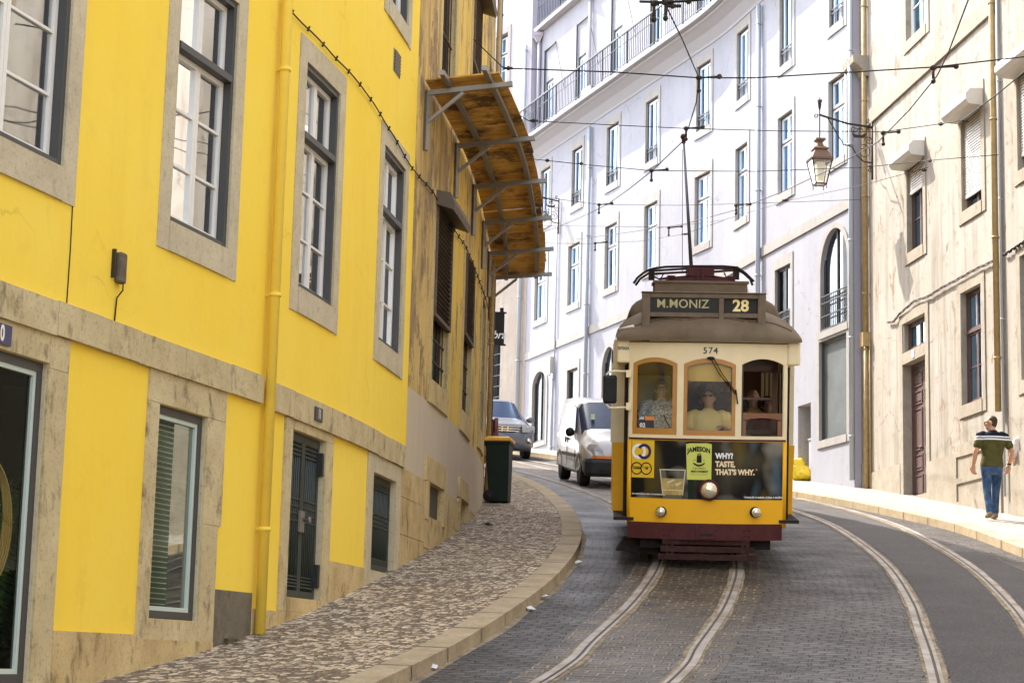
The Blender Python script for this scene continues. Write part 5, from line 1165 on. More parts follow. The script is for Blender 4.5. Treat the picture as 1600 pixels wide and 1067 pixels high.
mb = MB(); mb.poly([(xs0, SY+.005, zg0), (xm0, SY+.005, zg0), (xm0, SY+.005, zg1), (xs0, SY+.005, zg1)]); mb.build('sign_glass', glass_mat('sign_glass', (.95,.95,.95), .02), sg_)
# trolley gear: collector horns folded down, base frame, pole
def TP(px, py, y): return T(px, py, y)
mb = MB(); y = 2.3
for dy, pts in ((0, [(990,443),(996,434),(1006,426),(1018,420),(1040,417),(1085,416),(1130,416),(1152,418),(1165,427),(1178,440)]), (.32, [(993,446),(1000,436),(1012,428),(1022,423),(1085,419),(1150,420),(1162,427),(1172,436),(1176,446)])):
    mb.tube([TP(px, py, y+dy) for px, py in pts], .016, 8)
cl = mb.build('collector_horns', M['t_dark'], tram)
mb = MB(); A, B = TP(1073,432,2.4), TP(1115,419,2.4); mb.box(A.x, B.x, 2.2, 2.75, A.z, B.z)
A, B = TP(1042,443,2.4), TP(1147,433,2.4); mb.box(A.x, B.x, 2.15, 2.2, A.z, B.z-.02); mb.box(A.x, A.x+.1, 2.15, 3.1, A.z-.08, B.z); mb.box(B.x-.1, B.x, 2.15, 3.1, A.z-.08, B.z); mb.box(A.x, B.x, 3.05, 3.1, A.z, B.z)
for px in (1091, 1099): mb.bar(TP(px, 444, 2.1), TP(px, 420, 2.1), .02, .02, up=(0,1,0))
for px0, px1, py0, py1 in ((1075,1020,425,428), (1112,1150,425,422), (1078,1030,432,436), (1112,1140,432,436)): mb.tube([TP(px0,py0,2.4), TP(px1,py1,2.4)], .018, 6)
mb.build('trolley_base', M['t_mar'], tram)
mb = MB()
for px, py in ((1018,431), (1150,430)): c = TP(px, py, 2.4); mb.box(c.x-.04, c.x+.04, 2.35, 2.45, c.z-.06, c.z+.08); mb.tube([c, c+Vector((.12 if px < 1100 else -.12, 0, -.05)), c+Vector((.16 if px < 1100 else -.16, 0, .03))], .012, 6)
mb.build('spring_gear', M['t_dark'], tram)
PA = TP(1080, 416, 2.6); PBw = atY(1068.5, 224, 30.0); PB = TI @ PBw
mb = MB(); mb.tube([PA, PA.lerp(PB,.5), PB], .026, 8, .015); mb.tube([PA+Vector((-.12,0,-.1)), PB + Vector((-.02,0,-.1))], .005, 5); pole = mb.build('trolley_pole', M['t_dark'], tram)
mb = MB(); hd = TI @ atY(1067.5, 214, 30.0); mb.tube([PB, hd], .030, 8); mb.ellipsoid(hd, (.045,.06,.05), 10, 6); mb.build('trolley_head', M['t_mar'], pole)
# ----- under the car
mb = MB(); mb.box(-.80, .80, .25, 6.8, .22, .56); mb.build('underframe', M['t_dark'], tram)
for y in (1.9, 4.4):
    for sg in (-1, 1):
        mb = MB(); mb.lathe([(.10,-.07),(.33,-.07),(.34,-.05),(.34,.05),(.30,.06),(.10,.06)], (sg*.49, y, .335), (1,0,0), 24); mb.build('wheel', M['t_dark'], tram)
for px0, px1, py0, py1, nm in ((962, 1027, 842, 864, 'l'), (1180, 1202, 838, 852, 'r')):
    A, B = T(px0, py1, .5), T(px1, py0, .5); mb = MB(); mb.ring_loft([[(A.x+.10, yy, B.z), (B.x, yy, B.z), (B.x, yy, A.z), (A.x, yy, A.z+.04)] for yy in (.45, .85)], True, True, False); mb.build('step', M['t_dark'], tram)
# slatted lifeguard
mb = MB()
for py0, py1, xa, xb, yl in ((844,849.5,1035,1172,.02), (855.5,861,1032,1178,-.05), (868,873.5,1028,1183,-.12)):
    A, B = T(xa, py1, yl), T(xb, py0, yl); mb.box(A.x, B.x, yl, yl+.05, A.z, B.z)
for px in (1042, 1050, 1160, 1168): mb.bar(T(px, 838, .10), T(px, 872, -.06), .03, .03, up=(1,0,0))
A = T(1040, 838, .1); B = T(1164, 838, .1); mb.tube([A, B], .018, 8)
mb.build('lifeguard', M['t_fend'], tram)
# door mirror on its cream bracket
mb = MB(); yl = .12; P_ = [T(px, py, yl) for px, py in ((982,580),(960,580),(952,581),(948,585),(947,600),(947,625),(948,633),(953,637),(962,637),(982,636))]; mb.tube(P_, .014, 8)
for px, py in ((982,583),(982,634)): c = T(px, py, yl); mb.box(c.x-.03, c.x+.03, yl-.03, yl+.04, c.z-.05, c.z+.04)
mr = mb.build('mirror_bracket', M['t_crm'], tram); mb = MB(); c = T(953, 608, yl-.03)
mb.ring_loft([[(c.x + dx*.085*s_, yl-.05 + yy, c.z + dz*.175*s_) for dx, dz in ((-.8,-1),(.8,-1),(1,-.85),(1,.85),(.8,1),(-.8,1),(-1,.85),(-1,-.85))] for yy, s_ in ((0,.85),(.03,1),(.08,.9))], True, True, False); mb.build('mirror', M['blk'], mr)
# ---------------------------------------------------------------- people
def skin_mat(name, c):
    g = NG(name); o = g.tc.outputs['Object']; g.b.inputs['Subsurface Weight'].default_value = .08; g.b.inputs['Subsurface Scale'].default_value = .02
    return g.out(g.mix(g.noise(o, 14, 4), c, (c[0]*.82, c[1]*.70, c[2]*.66)), .5)
SK1, SK2, SK3 = skin_mat('tanned_skin', (.56,.33,.22)), skin_mat('fair_skin', (.72,.50,.38)), skin_mat('shaded_skin', (.34,.20,.14))
def tap(mb, pts, rad, n=12, flat=None):
    """rounded, tapering solid through points"""
    P = [Vector(p) for p in pts]; rings = []
    for i, p in enumerate(P):
        d = (P[min(i+1, len(P)-1)] - P[max(i-1, 0)]).normalized(); x = d.cross(Vector((0,1,0))); x = x.normalized() if x.length > .1 else Vector((1,0,0)); u = x.cross(d).normalized(); r = rad[i]
        ra, rb = (r, r) if not isinstance(r, tuple) else r
        rings.append([p + x*math.cos(t)*ra + u*math.sin(t)*rb for t in [2*math.pi*k/n for k in range(n)]])
    mb.ring_loft(rings)
    for i in (0, -1):
        r = rad[i] if not isinstance(rad[i], tuple) else min(rad[i]); mb.ellipsoid(P[i], (r*.98,)*3, 10, 8)
def hand(mb, w_, d, palm_n, thumb, curl=.35, s=1.0):
    """w_ wrist, d pointing direction, palm_n out of the palm, thumb side"""
    w_, d, pn, th = Vector(w_), Vector(d).normalized(), Vector(palm_n).normalized(), Vector(thumb).normalized()
    rot = Matrix((th, pn, d)).transposed()
    mb.ellipsoid(w_ + d*.048*s, (.041*s, .017*s, .056*s), 12, 8, rot)
    for k, (off, L) in enumerate(((.029, .070), (.010, .080), (-.010, .074), (-.028, .058))):
        p = w_ + th*off*s + d*.085*s; q = p; pts = [w_ + th*off*s*.8 + d*.05*s, p]; a = curl*(.7 + .12*k)
        dd = d
        for seg in (.42, .32, .26):
            dd = (dd*math.cos(a) + pn*math.sin(a)).normalized(); q = q + dd*L*seg*s; pts.append(q); a = curl
            pn2 = pn - dd*pn.dot(dd); pn_ = pn2.normalized() if pn2.length > .05 else pn
        mb_r = [.0095*s, .0092*s, .0088*s, .008*s, .0065*s]; tap(mb, pts, mb_r, 8)
    b = w_ + th*.026*s + d*.020*s; e = b + (th*.75 + d*.75 + pn*.25).normalized()*.040*s; f = e + (th*.25 + d + pn*.45).normalized()*.034*s
    tap(mb, [b, e, f], [.013*s, .011*s, .008*s], 8)
def remesh(o, v, sm=2):
    m = o.modifiers.new('remesh', 'REMESH'); m.mode = 'VOXEL'; m.voxel_size = v; m.use_smooth_shade = True
    s = o.modifiers.new('smooth', 'SMOOTH'); s.factor = .5; s.iterations = sm; return o
def person(loc, label, J, skin, shirt, legs_m, hair_m, group=None, hairstyle='short', face=(0,1,0), vox=.010, bald=False, shoes=None, glasses=None, torso_k=1.0, sleeve=.55, build_legs=True, rotz=0, beard=False, cat='person', curlL=.4, curlR=.4, feet=(0,1,0)):
    root = empty('person', loc, label, cat, group, rot=(0,0,rotz), local=True); V = Vector; f = V(face).normalized(); side = f.cross(V((0,0,1))).normalized()
    J = {k: V(v) for k, v in J.items()}; hd = J['head']; k = torso_k
    def torso(mb, e, z_lo=None, top=True):
        pe, ch, nb = J['pelvis'], J['chest'], J['neck']; ww = (J['shR'] - J['shL']).length/2; tw = (J['shR'] - J['shL']).normalized(); dp = V((0,0,1)).cross(tw).normalized()
        R = [(pe + V((0,0,-.10)), .150*k, .105*k), (pe, .170*k, .120*k), (pe.lerp(ch,.45), .150*k, .108*k), (ch, .172*k, .118*k), (ch.lerp(nb,.5), ww*.98, .118*k), (ch.lerp(nb,.82), ww*.86, .095), (nb, .085, .070)]
        if z_lo is not None: R = [r for r in R if r[0].z >= z_lo - 1e-4]; p0 = R[0]; R = [(V((p0[0].x, p0[0].y, z_lo)), p0[1], p0[2])] + R
        rings = [[c + tw*math.copysign(abs(math.cos(t))**.85, math.cos(t))*(a+e) + dp*math.copysign(abs(math.sin(t))**.85, math.sin(t))*(b+e) for t in [2*math.pi*i/20 for i in range(20)]] for c, a, b in R]
        mb.ring_loft(rings)
    mb = MB(); torso(mb, 0)
    tap(mb, [J['neck'] - V((0,0,.04)), J['neck'].lerp(hd, .35), hd - V((0,0,.03)) - f*.015], [.068, .055, .056])
    fr = Matrix((side, f, V((0,0,1)))).transposed()
    mb.ellipsoid(hd + V((0,0,.018)) - f*.008, (.074, .093, .098), 18, 14, fr); mb.ellipsoid(hd + V((0,0,-.050)) + f*.022, (.056, .066, .062), 14, 10, fr)
    mb.ellipsoid(hd + V((0,0,-.092)) + f*.062, (.024,.018,.016), 10, 8, fr)   # chin
    tap(mb, [hd + V((0,0,.022)) + f*.083, hd + V((0,0,-.012)) + f*.106, hd + V((0,0,-.026)) + f*.092], [.009, .014, .012], 8)
    mb.ellipsoid(hd + V((0,0,.036)) + f*.078, (.052,.014,.009), 10, 6, fr)    # brow
    mb.ellipsoid(hd + V((0,0,-.052)) + f*.082, (.024,.012,.010), 10, 6, fr)   # lips
    for sg in (-1, 1):
        mb.ellipsoid(hd + side*sg*.077 + V((0,0,.0)) - f*.008, (.012,.024,.033), 8, 8, fr)
        mb.ellipsoid(hd + side*sg*.036 + V((0,0,-.016)) + f*.066, (.022,.018,.018), 8, 6, fr)
    for s_ in 'LR':
        a, b, c = J['sh'+s_], J['el'+s_], J['wr'+s_]; tap(mb, [a, a.lerp(b,.35), b, b.lerp(c,.3), c], [.058, .050, .040, .041, .028]); d = (c - b).normalized()
        fwd = V(J.get('hd'+s_, d)); sgn = -1 if s_ == 'L' else 1
        inn = V((-sgn, 0, 0)); inn = (inn - fwd.normalized()*inn.dot(fwd.normalized())); pn = J.get('pn'+s_, inn); th = J.get('th'+s_, f - fwd.normalized()*f.dot(fwd.normalized()))
        hand(mb, c, fwd, pn, th if V(th).length > .1 else V((0,1,0)), curlL if s_ == 'L' else curlR)
    if build_legs:
        for s_ in 'LR':
            h, kn, an = J['hip'+s_], J['kn'+s_], J['an'+s_]; tap(mb, [h, h.lerp(kn,.4), kn, kn.lerp(an,.3), an], [.088, .078, .055, .056, .038]); ff = V(feet); tap(mb, [an + V((0,0,-.02)), an + ff*.10 + V((0,0,-.045)), an + ff*.16 + V((0,0,-.055))], [.038,.036,.026])
    body = remesh(mb.build('body', skin, root), vox, 2); OFF[body.name] = V((0,0,0))
    mb = MB(); torso(mb, .014, J['pelvis'].z - .05)
    for s_ in 'LR':
        a, b = J['sh'+s_], J['el'+s_]; tap(mb, [a + (J['neck']-a)*.25, a, a.lerp(b, sleeve*.6), a.lerp(b, sleeve)], [.070, .074, .068, .070])
    mb.ring_loft([[J['neck'] + V((math.cos(t)*r, math.sin(t)*r*.9, z)) for t in [2*math.pi*i/16 for i in range(16)]] for r, z in ((.10,-.05),(.078,.012),(.066,.03))])
    remesh(mb.build('shirt', shirt, root), max(vox, .009), 3)
    if build_legs:
        mb = MB(); pe = J['pelvis']; tw = (J['shR'] - J['shL']).normalized(); dp = V((0,1,0))
        mb.ring_loft([[pe + V((math.cos(t)*a, math.sin(t)*b, z)) for t in [2*math.pi*i/20 for i in range(20)]] for a, b, z in ((.13*k,.10*k,-.18),(.178*k,.128*k,-.09),(.178*k,.128*k,0),(.165*k,.12*k,.05))])
        for s_ in 'LR':
            h, kn, an = J['hip'+s_], J['kn'+s_], J['an'+s_]; tap(mb, [h, h.lerp(kn,.4), kn, kn.lerp(an,.45), an + V((0,0,.015))], [.100, .084, .066, .058, .056])
        remesh(mb.build('trousers', legs_m, root), max(vox, .009), 2)
        for s_ in 'LR':
            an = J['an'+s_]; mb = MB(); ff = V(feet); tap(mb, [an + V((0,0,-.02)) - ff*.03, an + V((0,0,-.035)) + ff*.05, an + V((0,0,-.052)) + ff*.15], [(.045,.05), (.046,.045), (.040,.028)]); remesh(mb.build('shoe', shoes or M['blk'], root), .009, 1)
    if not bald:
        mb = MB()
        if hairstyle == 'short': mb.ellipsoid(hd + V((0,0,.038)) - f*.018, (.079,.094,.092), 18, 12, fr); mb.ellipsoid(hd + V((0,0,-.01)) - f*.045, (.070,.055,.070), 14, 10, fr)
        elif hairstyle == 'crop': mb.ellipsoid(hd + V((0,0,.028)) - f*.020, (.0775,.086,.092), 18, 12, fr); mb.ellipsoid(hd + V((0,0,-.025)) - f*.042, (.066,.050,.060), 14, 10, fr)
        else:
            mb.ellipsoid(hd + V((0,0,.034)) - f*.014, (.088,.100,.100), 18, 12, fr); mb.ellipsoid(hd + V((0,0,-.05)) - f*.050, (.085,.060,.10), 14, 10, fr)
        h_ = remesh(mb.build('hair', hair_m, root), .009, 1)
    if glasses:
        mb = MB()
        for sg in (-1, 1):
            mb.ellipsoid(hd + side*sg*.034 + V((0,0,.012)) + f*.098, (.023,.006,.015), 12, 8, fr); mb.bar(hd + side*sg*.060 + V((0,0,.018)) + f*.092, hd + side*sg*.083 + V((0,0,.016)) - f*.01, .004, .008)
        mb.bar(hd - side*.012 + V((0,0,.018)) + f*.100, hd + side*.012 + V((0,0,.018)) + f*.100, .005, .006); mb.build('glasses', glasses, root)
    return root
HB, HG, HBl = mat('dark_brown_hair', (.035,.022,.015), .6, noise=(60,.6,(.09,.06,.04))), mat('grey_hair', (.30,.26,.22), .6, noise=(60,.6,(.14,.11,.09))), mat('black_hair', (.015,.012,.01), .5)
def jeans():
    g = NG('faded_denim'); o = g.tc.outputs['Object']; return g.out(g.mix(g.ramp(g.noise(o, 7, 4), (.4,0.), (.65,1.)), (.018,.045,.11), (.07,.12,.21)), .85, g.noise(o, 60, 3), .2, .005)
DEN = jeans()
def polo():
    g = NG('olive_polo'); o = g.tc.outputs['Object']; sx = g.n('SeparateXYZ'); g.set(sx.inputs[0], o); z = sx.outputs[2]
    base = g.mix(g.ramp(g.noise(o, 9, 4), (.4,0.), (.7,1.)), (.065,.060,.018), (.10,.092,.03))
    def band(a, b): return g.math('MULTIPLY', g.math('GREATER_THAN', z, a), g.math('LESS_THAN', z, b))
    c = g.mix(g.math('GREATER_THAN', z, 1.325), base, (.010,.013,.024)); c = g.mix(band(1.268, 1.292), c, (.75,.75,.74)); c = g.mix(band(1.292, 1.31), c, (.010,.013,.024)); c = g.mix(band(1.31, 1.332), c, (.75,.75,.74))
    return g.out(c, .9, g.noise(o, 40, 3), .15, .005)
WPT = gnd(1551, 812, .125)
man = person(WPT, 'man in olive polo shirt with white stripes and jeans walking up the sunlit pavement', dict(pelvis=(0,0,.89), chest=(.015,.0,1.15), neck=(.02,.0,1.405), head=(.008,.03,1.55),
    shL=(-.185,0,1.335), elL=(-.262,-.03,1.09), wrL=(-.285,.05,.865), hdL=(.02,.15,-1), shR=(.215,0,1.335), elR=(.33,-.02,1.10), wrR=(.300,.07,.88), hdR=(-.12,.15,-1),
    hipL=(-.088,0,.86), knL=(-.088,-.02,.47), anL=(-.095,-.16,.10), hipR=(.088,0,.86), knR=(.095,.12,.48), anR=(.105,.20,.11)), SK1, polo(), DEN, HB, hairstyle='crop', face=(-.86,.5,-.08), vox=.0075, shoes=mat('tan_shoe', (.20,.15,.09), .7), glasses=M['blk'], torso_k=1.0, sleeve=.62, rotz=math.radians(3))
mb = MB(); mb.lathe([(.031,-.012),(.034,-.012),(.034,.012),(.031,.012)], (.302,.06,.905), (.12,-.15,1), 14); w_ = mb.build('wristwatch', M['blk'], man)
mb = MB()
for z_ in ((-.07, .775, .0),): pass
WPT2 = gnd(1607, 806, .125)
LACE = mat('white_lace_blouse', (.72,.66,.62), .9, noise=(26,.7,(.52,.40,.36)), bump=(40,.5))
person(WPT2, 'woman in white lace blouse and dark jeans at the right edge of the picture', dict(pelvis=(0,0,.86), chest=(0,0,1.08), neck=(0,0,1.30), head=(0,.02,1.45), shL=(-.16,0,1.25), elL=(-.22,.0,1.02), wrL=(-.19,.12,.86), shR=(.16,0,1.25), elR=(.22,0,1.0), wrR=(.2,.1,.8), hipL=(-.08,0,.83), knL=(-.08,.04,.46), anL=(-.08,0,.09), hipR=(.08,0,.83), knR=(.08,.05,.46), anR=(.08,.1,.09)), SK2, LACE, mat('navy_jeans', (.02,.04,.10), .85), HB, hairstyle='long', face=(0,1,0), vox=.010, sleeve=.95)
# riders
def rider(px, py, yl, label, skin, shirt, hair_m, scale=1.0, group=None, J=None, **k):
    """px, py: the middle of the head as seen; figure stands on the tram floor"""
    h = T(px, py, yl); wl = TM @ h; base = Vector((wl.x, wl.y, wl.z - 1.555)); D = dict(pelvis=(0,.02,.90), chest=(0,0,1.16), neck=(0,0,1.40), head=(0,0,1.555), shL=(-.19,0,1.345), elL=(-.25,-.04,1.10), wrL=(-.16,-.22,1.06), shR=(.19,0,1.345), elR=(.25,-.04,1.10), wrR=(.16,-.24,1.08), hipL=(-.08,.02,.87), knL=(-.08,0,.48), anL=(-.08,0,.1), hipR=(.08,.02,.87), knR=(.08,0,.48), anR=(.08,0,.1), hdL=(.3,-1,-.1), hdR=(-.3,-1,0), pnL=(0,0,-1), pnR=(0,0,-1), thL=(1,.2,0), thR=(-1,.2,0))
    if J: D.update(J)
    return person(base, label, D, skin, shirt, k.pop('legs', M['blk']), hair_m, face=k.pop('face', (0,-1,.05)), vox=.011, group=group, **k)
KHK = mat('khaki_yellow_polo', (.88,.66,.26), .85, noise=(8,.4,(.72,.50,.18)), bump=(12,.3))
def paisley():
    g = NG('grey_paisley_blouse'); o = g.tc.outputs['Object']; n = g.noise(o, 15, 2, .5, 2.5); r = g.ramp(n, (.44,0.), (.47,1.), (.53,1.), (.56,0.)); r2 = g.ramp(g.noise(o, 26, 2, .5, 3), (.50,0.), (.54,.8))
    return g.out(g.mix(r2, g.mix(r, (.88,.84,.80), (.22,.20,.22)), (.30,.27,.29)), .9)
dv = rider(1107.5, 622.5, .72, 'tram driver in khaki polo shirt and dark sunglasses behind the middle windscreen', SK1, KHK, HBl, glasses=M['blk'], face=(-.25,-1,.12), torso_k=1.12,
    J=dict(shL=(-.22,0,1.33), shR=(.22,0,1.33), elL=(-.27,-.05,1.09), wrL=(-.12,-.24,1.10), elR=(.27,-.08,1.10), wrR=(.13,-.27,1.16)))
wo = rider(1033, 608.5, 1.0, 'grey haired woman in patterned blouse standing behind the left windscreen', SK2, paisley(), HG, hairstyle='long', glasses=M['zinc'], torso_k=1.15,
    J=dict(elL=(-.27,-.02,1.12), wrL=(-.20,-.20,1.02), elR=(.26,-.05,1.08), wrR=(.10,-.22,1.02)))
mb = MB(); mb.tube([Vector((-.06,-.03,1.42)), Vector((-.02,-.12,1.33)), Vector((.05,-.155,1.15)), Vector((.12,-.16,1.02)), Vector((.14,-.17,.95))], .007, 6); mb.build('bag_strap', M['blk'], wo)
mb = MB(); mb.box(.0,.17,-.24,-.22,.93,1.01); mb.build('leaflet', mat('cream_paper', (.70,.60,.36), .8), wo)
GR = 'standing passengers deep inside the tram'
DKS = mat('dark_shirt', (.05,.045,.05), .9); PUR = mat('dull_purple_shirt', (.11,.08,.10), .9); RED = mat('brick_red_shirt', (.22,.05,.035), .9); FLW = mat('flowered_top', (.35,.12,.06), .9, noise=(30,.9,(.75,.6,.2)))
rider(1083, 600, 1.9, 'passenger in a dull purple shirt standing behind the driver, at his right shoulder', SK3, PUR, HBl, GR, J=dict(elL=(-.30,-.05,1.5), wrL=(-.26,-.1,1.75)))
rider(1134, 598, 1.7, 'passenger in a dark shirt standing behind the driver with one arm raised to the pole', SK3, DKS, HBl, GR, J=dict(elL=(-.34,-.08,1.28), wrL=(-.20,-.15,1.50)))
rider(1177, 622, 1.9, 'balding passenger seated behind the right windscreen opening', SK2, FLW, HG, GR, bald=True)
rider(1199, 634, 1.8, 'dark haired passenger in red seated at the far right inside the tram', SK3, RED, HBl, GR, hairstyle='long')
rider(1050, 612, 2.6, 'passenger in a dark top standing in the gloom behind the woman', SK3, DKS, HBl, GR)
# ---------------------------------------------------------------- vehicles (local: x across, y back from the nose, z up)
def car_paint(name, c, metal=.3):
    m = mat(name, c, .32, metal, coat=.6); return m
M['tyre'] = mat('tyre_rubber', (.022,.021,.021), .85); M['bump'] = mat('grey_black_bumper', (.035,.035,.038), .6); M['lamp_or'] = mat('orange_indicator', (.80,.22,.02), .25); M['hl'] = mat('headlight_glass', (.50,.50,.50), .3, .2, noise=(20,.8,(.25,.26,.28)))
def vehicle(name, loc, rot, label, cat, paint, ST, glass_rows, wheels, wr):
    """ST stations (y, half widths sill/belt/roof, z bottom/belt/roof); glass_rows: what becomes glass"""
    root = empty(name, loc, label, cat, rot=rot, local=True); mb = MB(); mb.smooth = True; R = []
    for (y, ws, wb, wr_, zb, zl, zr) in ST:
        half = [(ws*.92, zb), (ws, zb+.10), ((ws+wb)/2*1.01, (zb+zl)/2), (wb, zl-.05), (wb-.012, zl), (wr_+.03, zr-.16), (wr_-.03, zr-.05), (wr_*.72, zr-.008), (wr_*.3, zr)]
        R.append([mb.av((x, y, z)) for x, z in half] + [mb.av((-x, y, z)) for x, z in half[::-1]])
    n = len(R[0])
    for i, (a, b) in enumerate(zip(R, R[1:])):
        for k in range(n):
            j = (k+1) % n; mb.cur = glass_rows(i, k, n); mb.face((a[k], b[k], b[j], a[j]))
    mb.cur = 0; mb.face(R[0]); mb.face(R[-1][::-1])
    body = mb.build('body', [paint, M['glass_car_op'], M['bump']], root)
    for sg in (-1, 1):
        for y in wheels:
            x = sg*(ST[3][1]-.10); mb = MB(); mb.lathe([(wr*.55,-.10),(wr*.9,-.11),(wr,-.085),(wr*1.0,.07),(wr*.93,.10),(wr*.62,.10)], (x, y, wr), (sg,0,0), 28); w = mb.build('wheel', M['tyre'], root)
            mb = MB(); mb.lathe([(wr*.64,.06),(wr*.66,.095),(wr*.58,.085),(wr*.2,.075),(.001,.09)], (x, y, wr), (sg,0,0), 24)
            mb.build('rim', M['zinc'], w)
            mb = MB()
            for k in range(14):   # dark wheel arch
                t0, t1 = math.pi*k/14, math.pi*(k+1)/14; xo = sg*(max(ST[3][1], ST[3][2])+.012)
                mb.poly([(xo, y+math.cos(t)*q, wr+math.sin(t)*q) for t, q in ((t0, wr*.9), (t1, wr*.9), (t1, wr*1.2), (t0, wr*1.2))])
            mb.build('wheel_arch', M['bump'], root)
    return root, body
M['glass_car_op'] = mat('tinted_car_glass', (.008,.022,.06), .22, spec=.12)
# --- white van
VL = gnd(905, 759); hd = math.atan(.13); VB = VL + Vector((.80, .0, 0)); VB.z = zg(VB.y)
sl = (zg(VB.y+3) - zg(VB.y)) / 3
ST = [(-.62,.60,.62,.50,.32,.62,.70), (-.72+.14,.74,.76,.60,.25,.74,.86), (-.30,.80,.82,.66,.22,.86,1.02), (.10,.82,.835,.70,.22,.92,1.12), (.38,.83,.84,.71,.22,.97,1.20), (.98,.83,.84,.70,.24,1.03,1.76), (1.30,.83,.84,.69,.24,1.05,1.82), (2.1,.83,.84,.70,.24,1.06,1.85), (3.10,.83,.84,.70,.25,1.06,1.84), (3.30,.80,.82,.66,.30,1.04,1.78)]
def gr(i, k, n): 
    if i == 4 and k in (5,6,7,8,9,10,11,12,4,13): return 1 if 5 <= k <= 11 else 0
    return 0
van, vb = vehicle('white_van', VB, (math.atan(sl), 0, hd), 'small white delivery van waiting behind the tram, partly hidden by it', 'van', car_paint('van_white', (.50,.48,.46), 0), ST, gr, (.05, 2.62), .31)
mb = MB(); mb.ring_loft([[(x, y, z) for x, y in ((-w_, yy+.10), (-w_+.12, yy-.02), (0, yy-.06), (w_-.12, yy-.02), (w_, yy+.10), (w_, -.28), (-w_, -.28))] for w_, yy, z in ((.74,-.62,.22), (.80,-.66,.30), (.81,-.68,.52), (.79,-.64,.60))], True, True, False); bpv = mb.build('bumper', M['bump'], van); bevel(bpv, .03, 3)
mb = MB(); mb.box(-.5, .5, -.745, -.70, .30, .38); mb.build('lower_grille', M['blk'], bpv)
mb = MB(); mb.box(-.34, .34, -.690, -.60, .60, .655); mb.build('upper_grille', M['blk'], van)
for sg in (-1, 1):
    mb = MB(); P_ = [(sg*.42,-.655,.66),(sg*.60,-.62,.655),(sg*.745,-.50,.67),(sg*.755,-.46,.80),(sg*.70,-.47,.89),(sg*.58,-.55,.88),(sg*.46,-.62,.78)]
    P_ = [Vector(p) for p in P_]; c = sum(P_, Vector())/len(P_) + Vector((sg*.02,-.05,.01))
    for p, q in zip(P_, P_[1:]+P_[:1]): mb.poly([p + Vector((0,-.03,0)), q + Vector((0,-.03,0)), c]); mb.poly([p + Vector((0,-.03,0)), q + Vector((0,-.03,0)), q + Vector((0,.12,0)), p + Vector((0,.12,0))])
    h_ = mb.build('headlight', M['hl'], van)
    mb = MB(); mb.ring_loft([[(sg*x, y-.035, z) for x, y in ((.28,-.665),(.58,-.635),(.74,-.51),(.74,-.40),(.28,-.5))] for z in (.60,.655)], True, True, False); mb.build('indicator', M['lamp_or'], van)
    mb = MB(); mb.ellipsoid((sg*.94, .72, 1.10), (.10,.07,.10), 12, 8); mb.bar((sg*.84,.74,1.06), (sg*.92,.74,1.08), .05, .05); mb.build('door_mirror', M['blk'], van)
    # side window of the cab, door seams, rubbing strip, handle
    X = sg*.853; mb = MB(); mb.ring_loft([[(sg*(xx+o), y, z) for y, z, xx in ((.62,1.10,.836),(1.02,1.62,.758),(1.52,1.68,.748),(1.55,1.10,.836))] for o in (-.02,.012)], True, True, False); mb.build('side_window', M['glass_car_op'], van)
    mb = MB()
    for y in (.52, 1.60): mb.box(min(X-.004,X+.004), max(X-.004,X+.004), y, y+.012, .36, 1.05)
    mb.box(min(X-.004,X+.004), max(X-.004,X+.004), 1.75, 2.95, 1.60, 1.612) if False else None
    mb.box(min(X,X+sg*.018), max(X,X+sg*.018), .46, 2.2, .58, .65); mb.build('rubbing_strip', M['bump'], van)
    mb = MB(); mb.box(min(X,X+sg*.03), max(X,X+sg*.03), 1.38, 1.52, .92, .96); mb.box(min(X,X+sg*.03), max(X,X+sg*.03), 1.68, 1.76, .86, .98); mb.build('door_handle', M['blk'], van)
mb = MB(); mb.box(-.26, .26, -.775, -.755, .40, .51); pl_ = mb.build('number_plate', M['sash_w'], van)
mb = MB(); mb.box(-.26, -.215, -.779, -.7755, .40, .51); mb.build('plate_band', mat('plate_blue_band', (.02,.08,.5), .4), pl_)
mb = MB(); add_text(mb, '85', .12, lambda x, y: Vector((-.125+x, -.7785, .455+y)), bold=.004); mb.build('plate_lettering', M['blk'], pl_)
mb = MB(); mb.bar((-.45,.50,1.215), (.02,.44,1.235), .02, .02); mb.bar((-.05,.50,1.215), (.45,.44,1.235), .02, .02); mb.tube([(.55,1.12,1.80),(.56,1.16,2.0)], .006, 5); mb.build('wipers', M['blk'], van)
mb = MB(); mb.box(-.52,-.44,.585,.6,1.35,1.50); mb.build('tax_sticker', mat('pale_green_sticker', (.55,.68,.5), .5), van)
# --- dark blue family car
CL = atY(777, 719, 55.5); CL.z = zg(CL.y); hd2 = math.atan(.20)
ST = [(-.86,.55,.60,.46,.38,.62,.70), (-.80,.80,.82,.62,.28,.78,.93), (-.50,.88,.90,.74,.24,.92,1.04), (.0,.90,.915,.78,.24,.98,1.10), (.35,.90,.915,.76,.24,1.02,1.16), (1.10,.90,.915,.66,.26,1.08,1.62), (1.6,.90,.915,.66,.26,1.10,1.67), (2.8,.90,.91,.66,.26,1.12,1.65), (3.4,.86,.88,.62,.32,1.10,1.50), (3.65,.80,.82,.56,.40,1.0,1.15)]
car, cb = vehicle('parked_car', CL, (math.atan(.14), 0, hd2), 'dark blue grey car with chrome grille standing beyond the green bin', 'car', car_paint('slate_blue_paint', (.13,.14,.165), .3), ST, lambda i, k, n: 1 if (i == 4 and 5 <= k <= 11) or (i in (5,6,7) and k in (4,12)) else 0, (.0, 2.60), .36)
mb = MB()
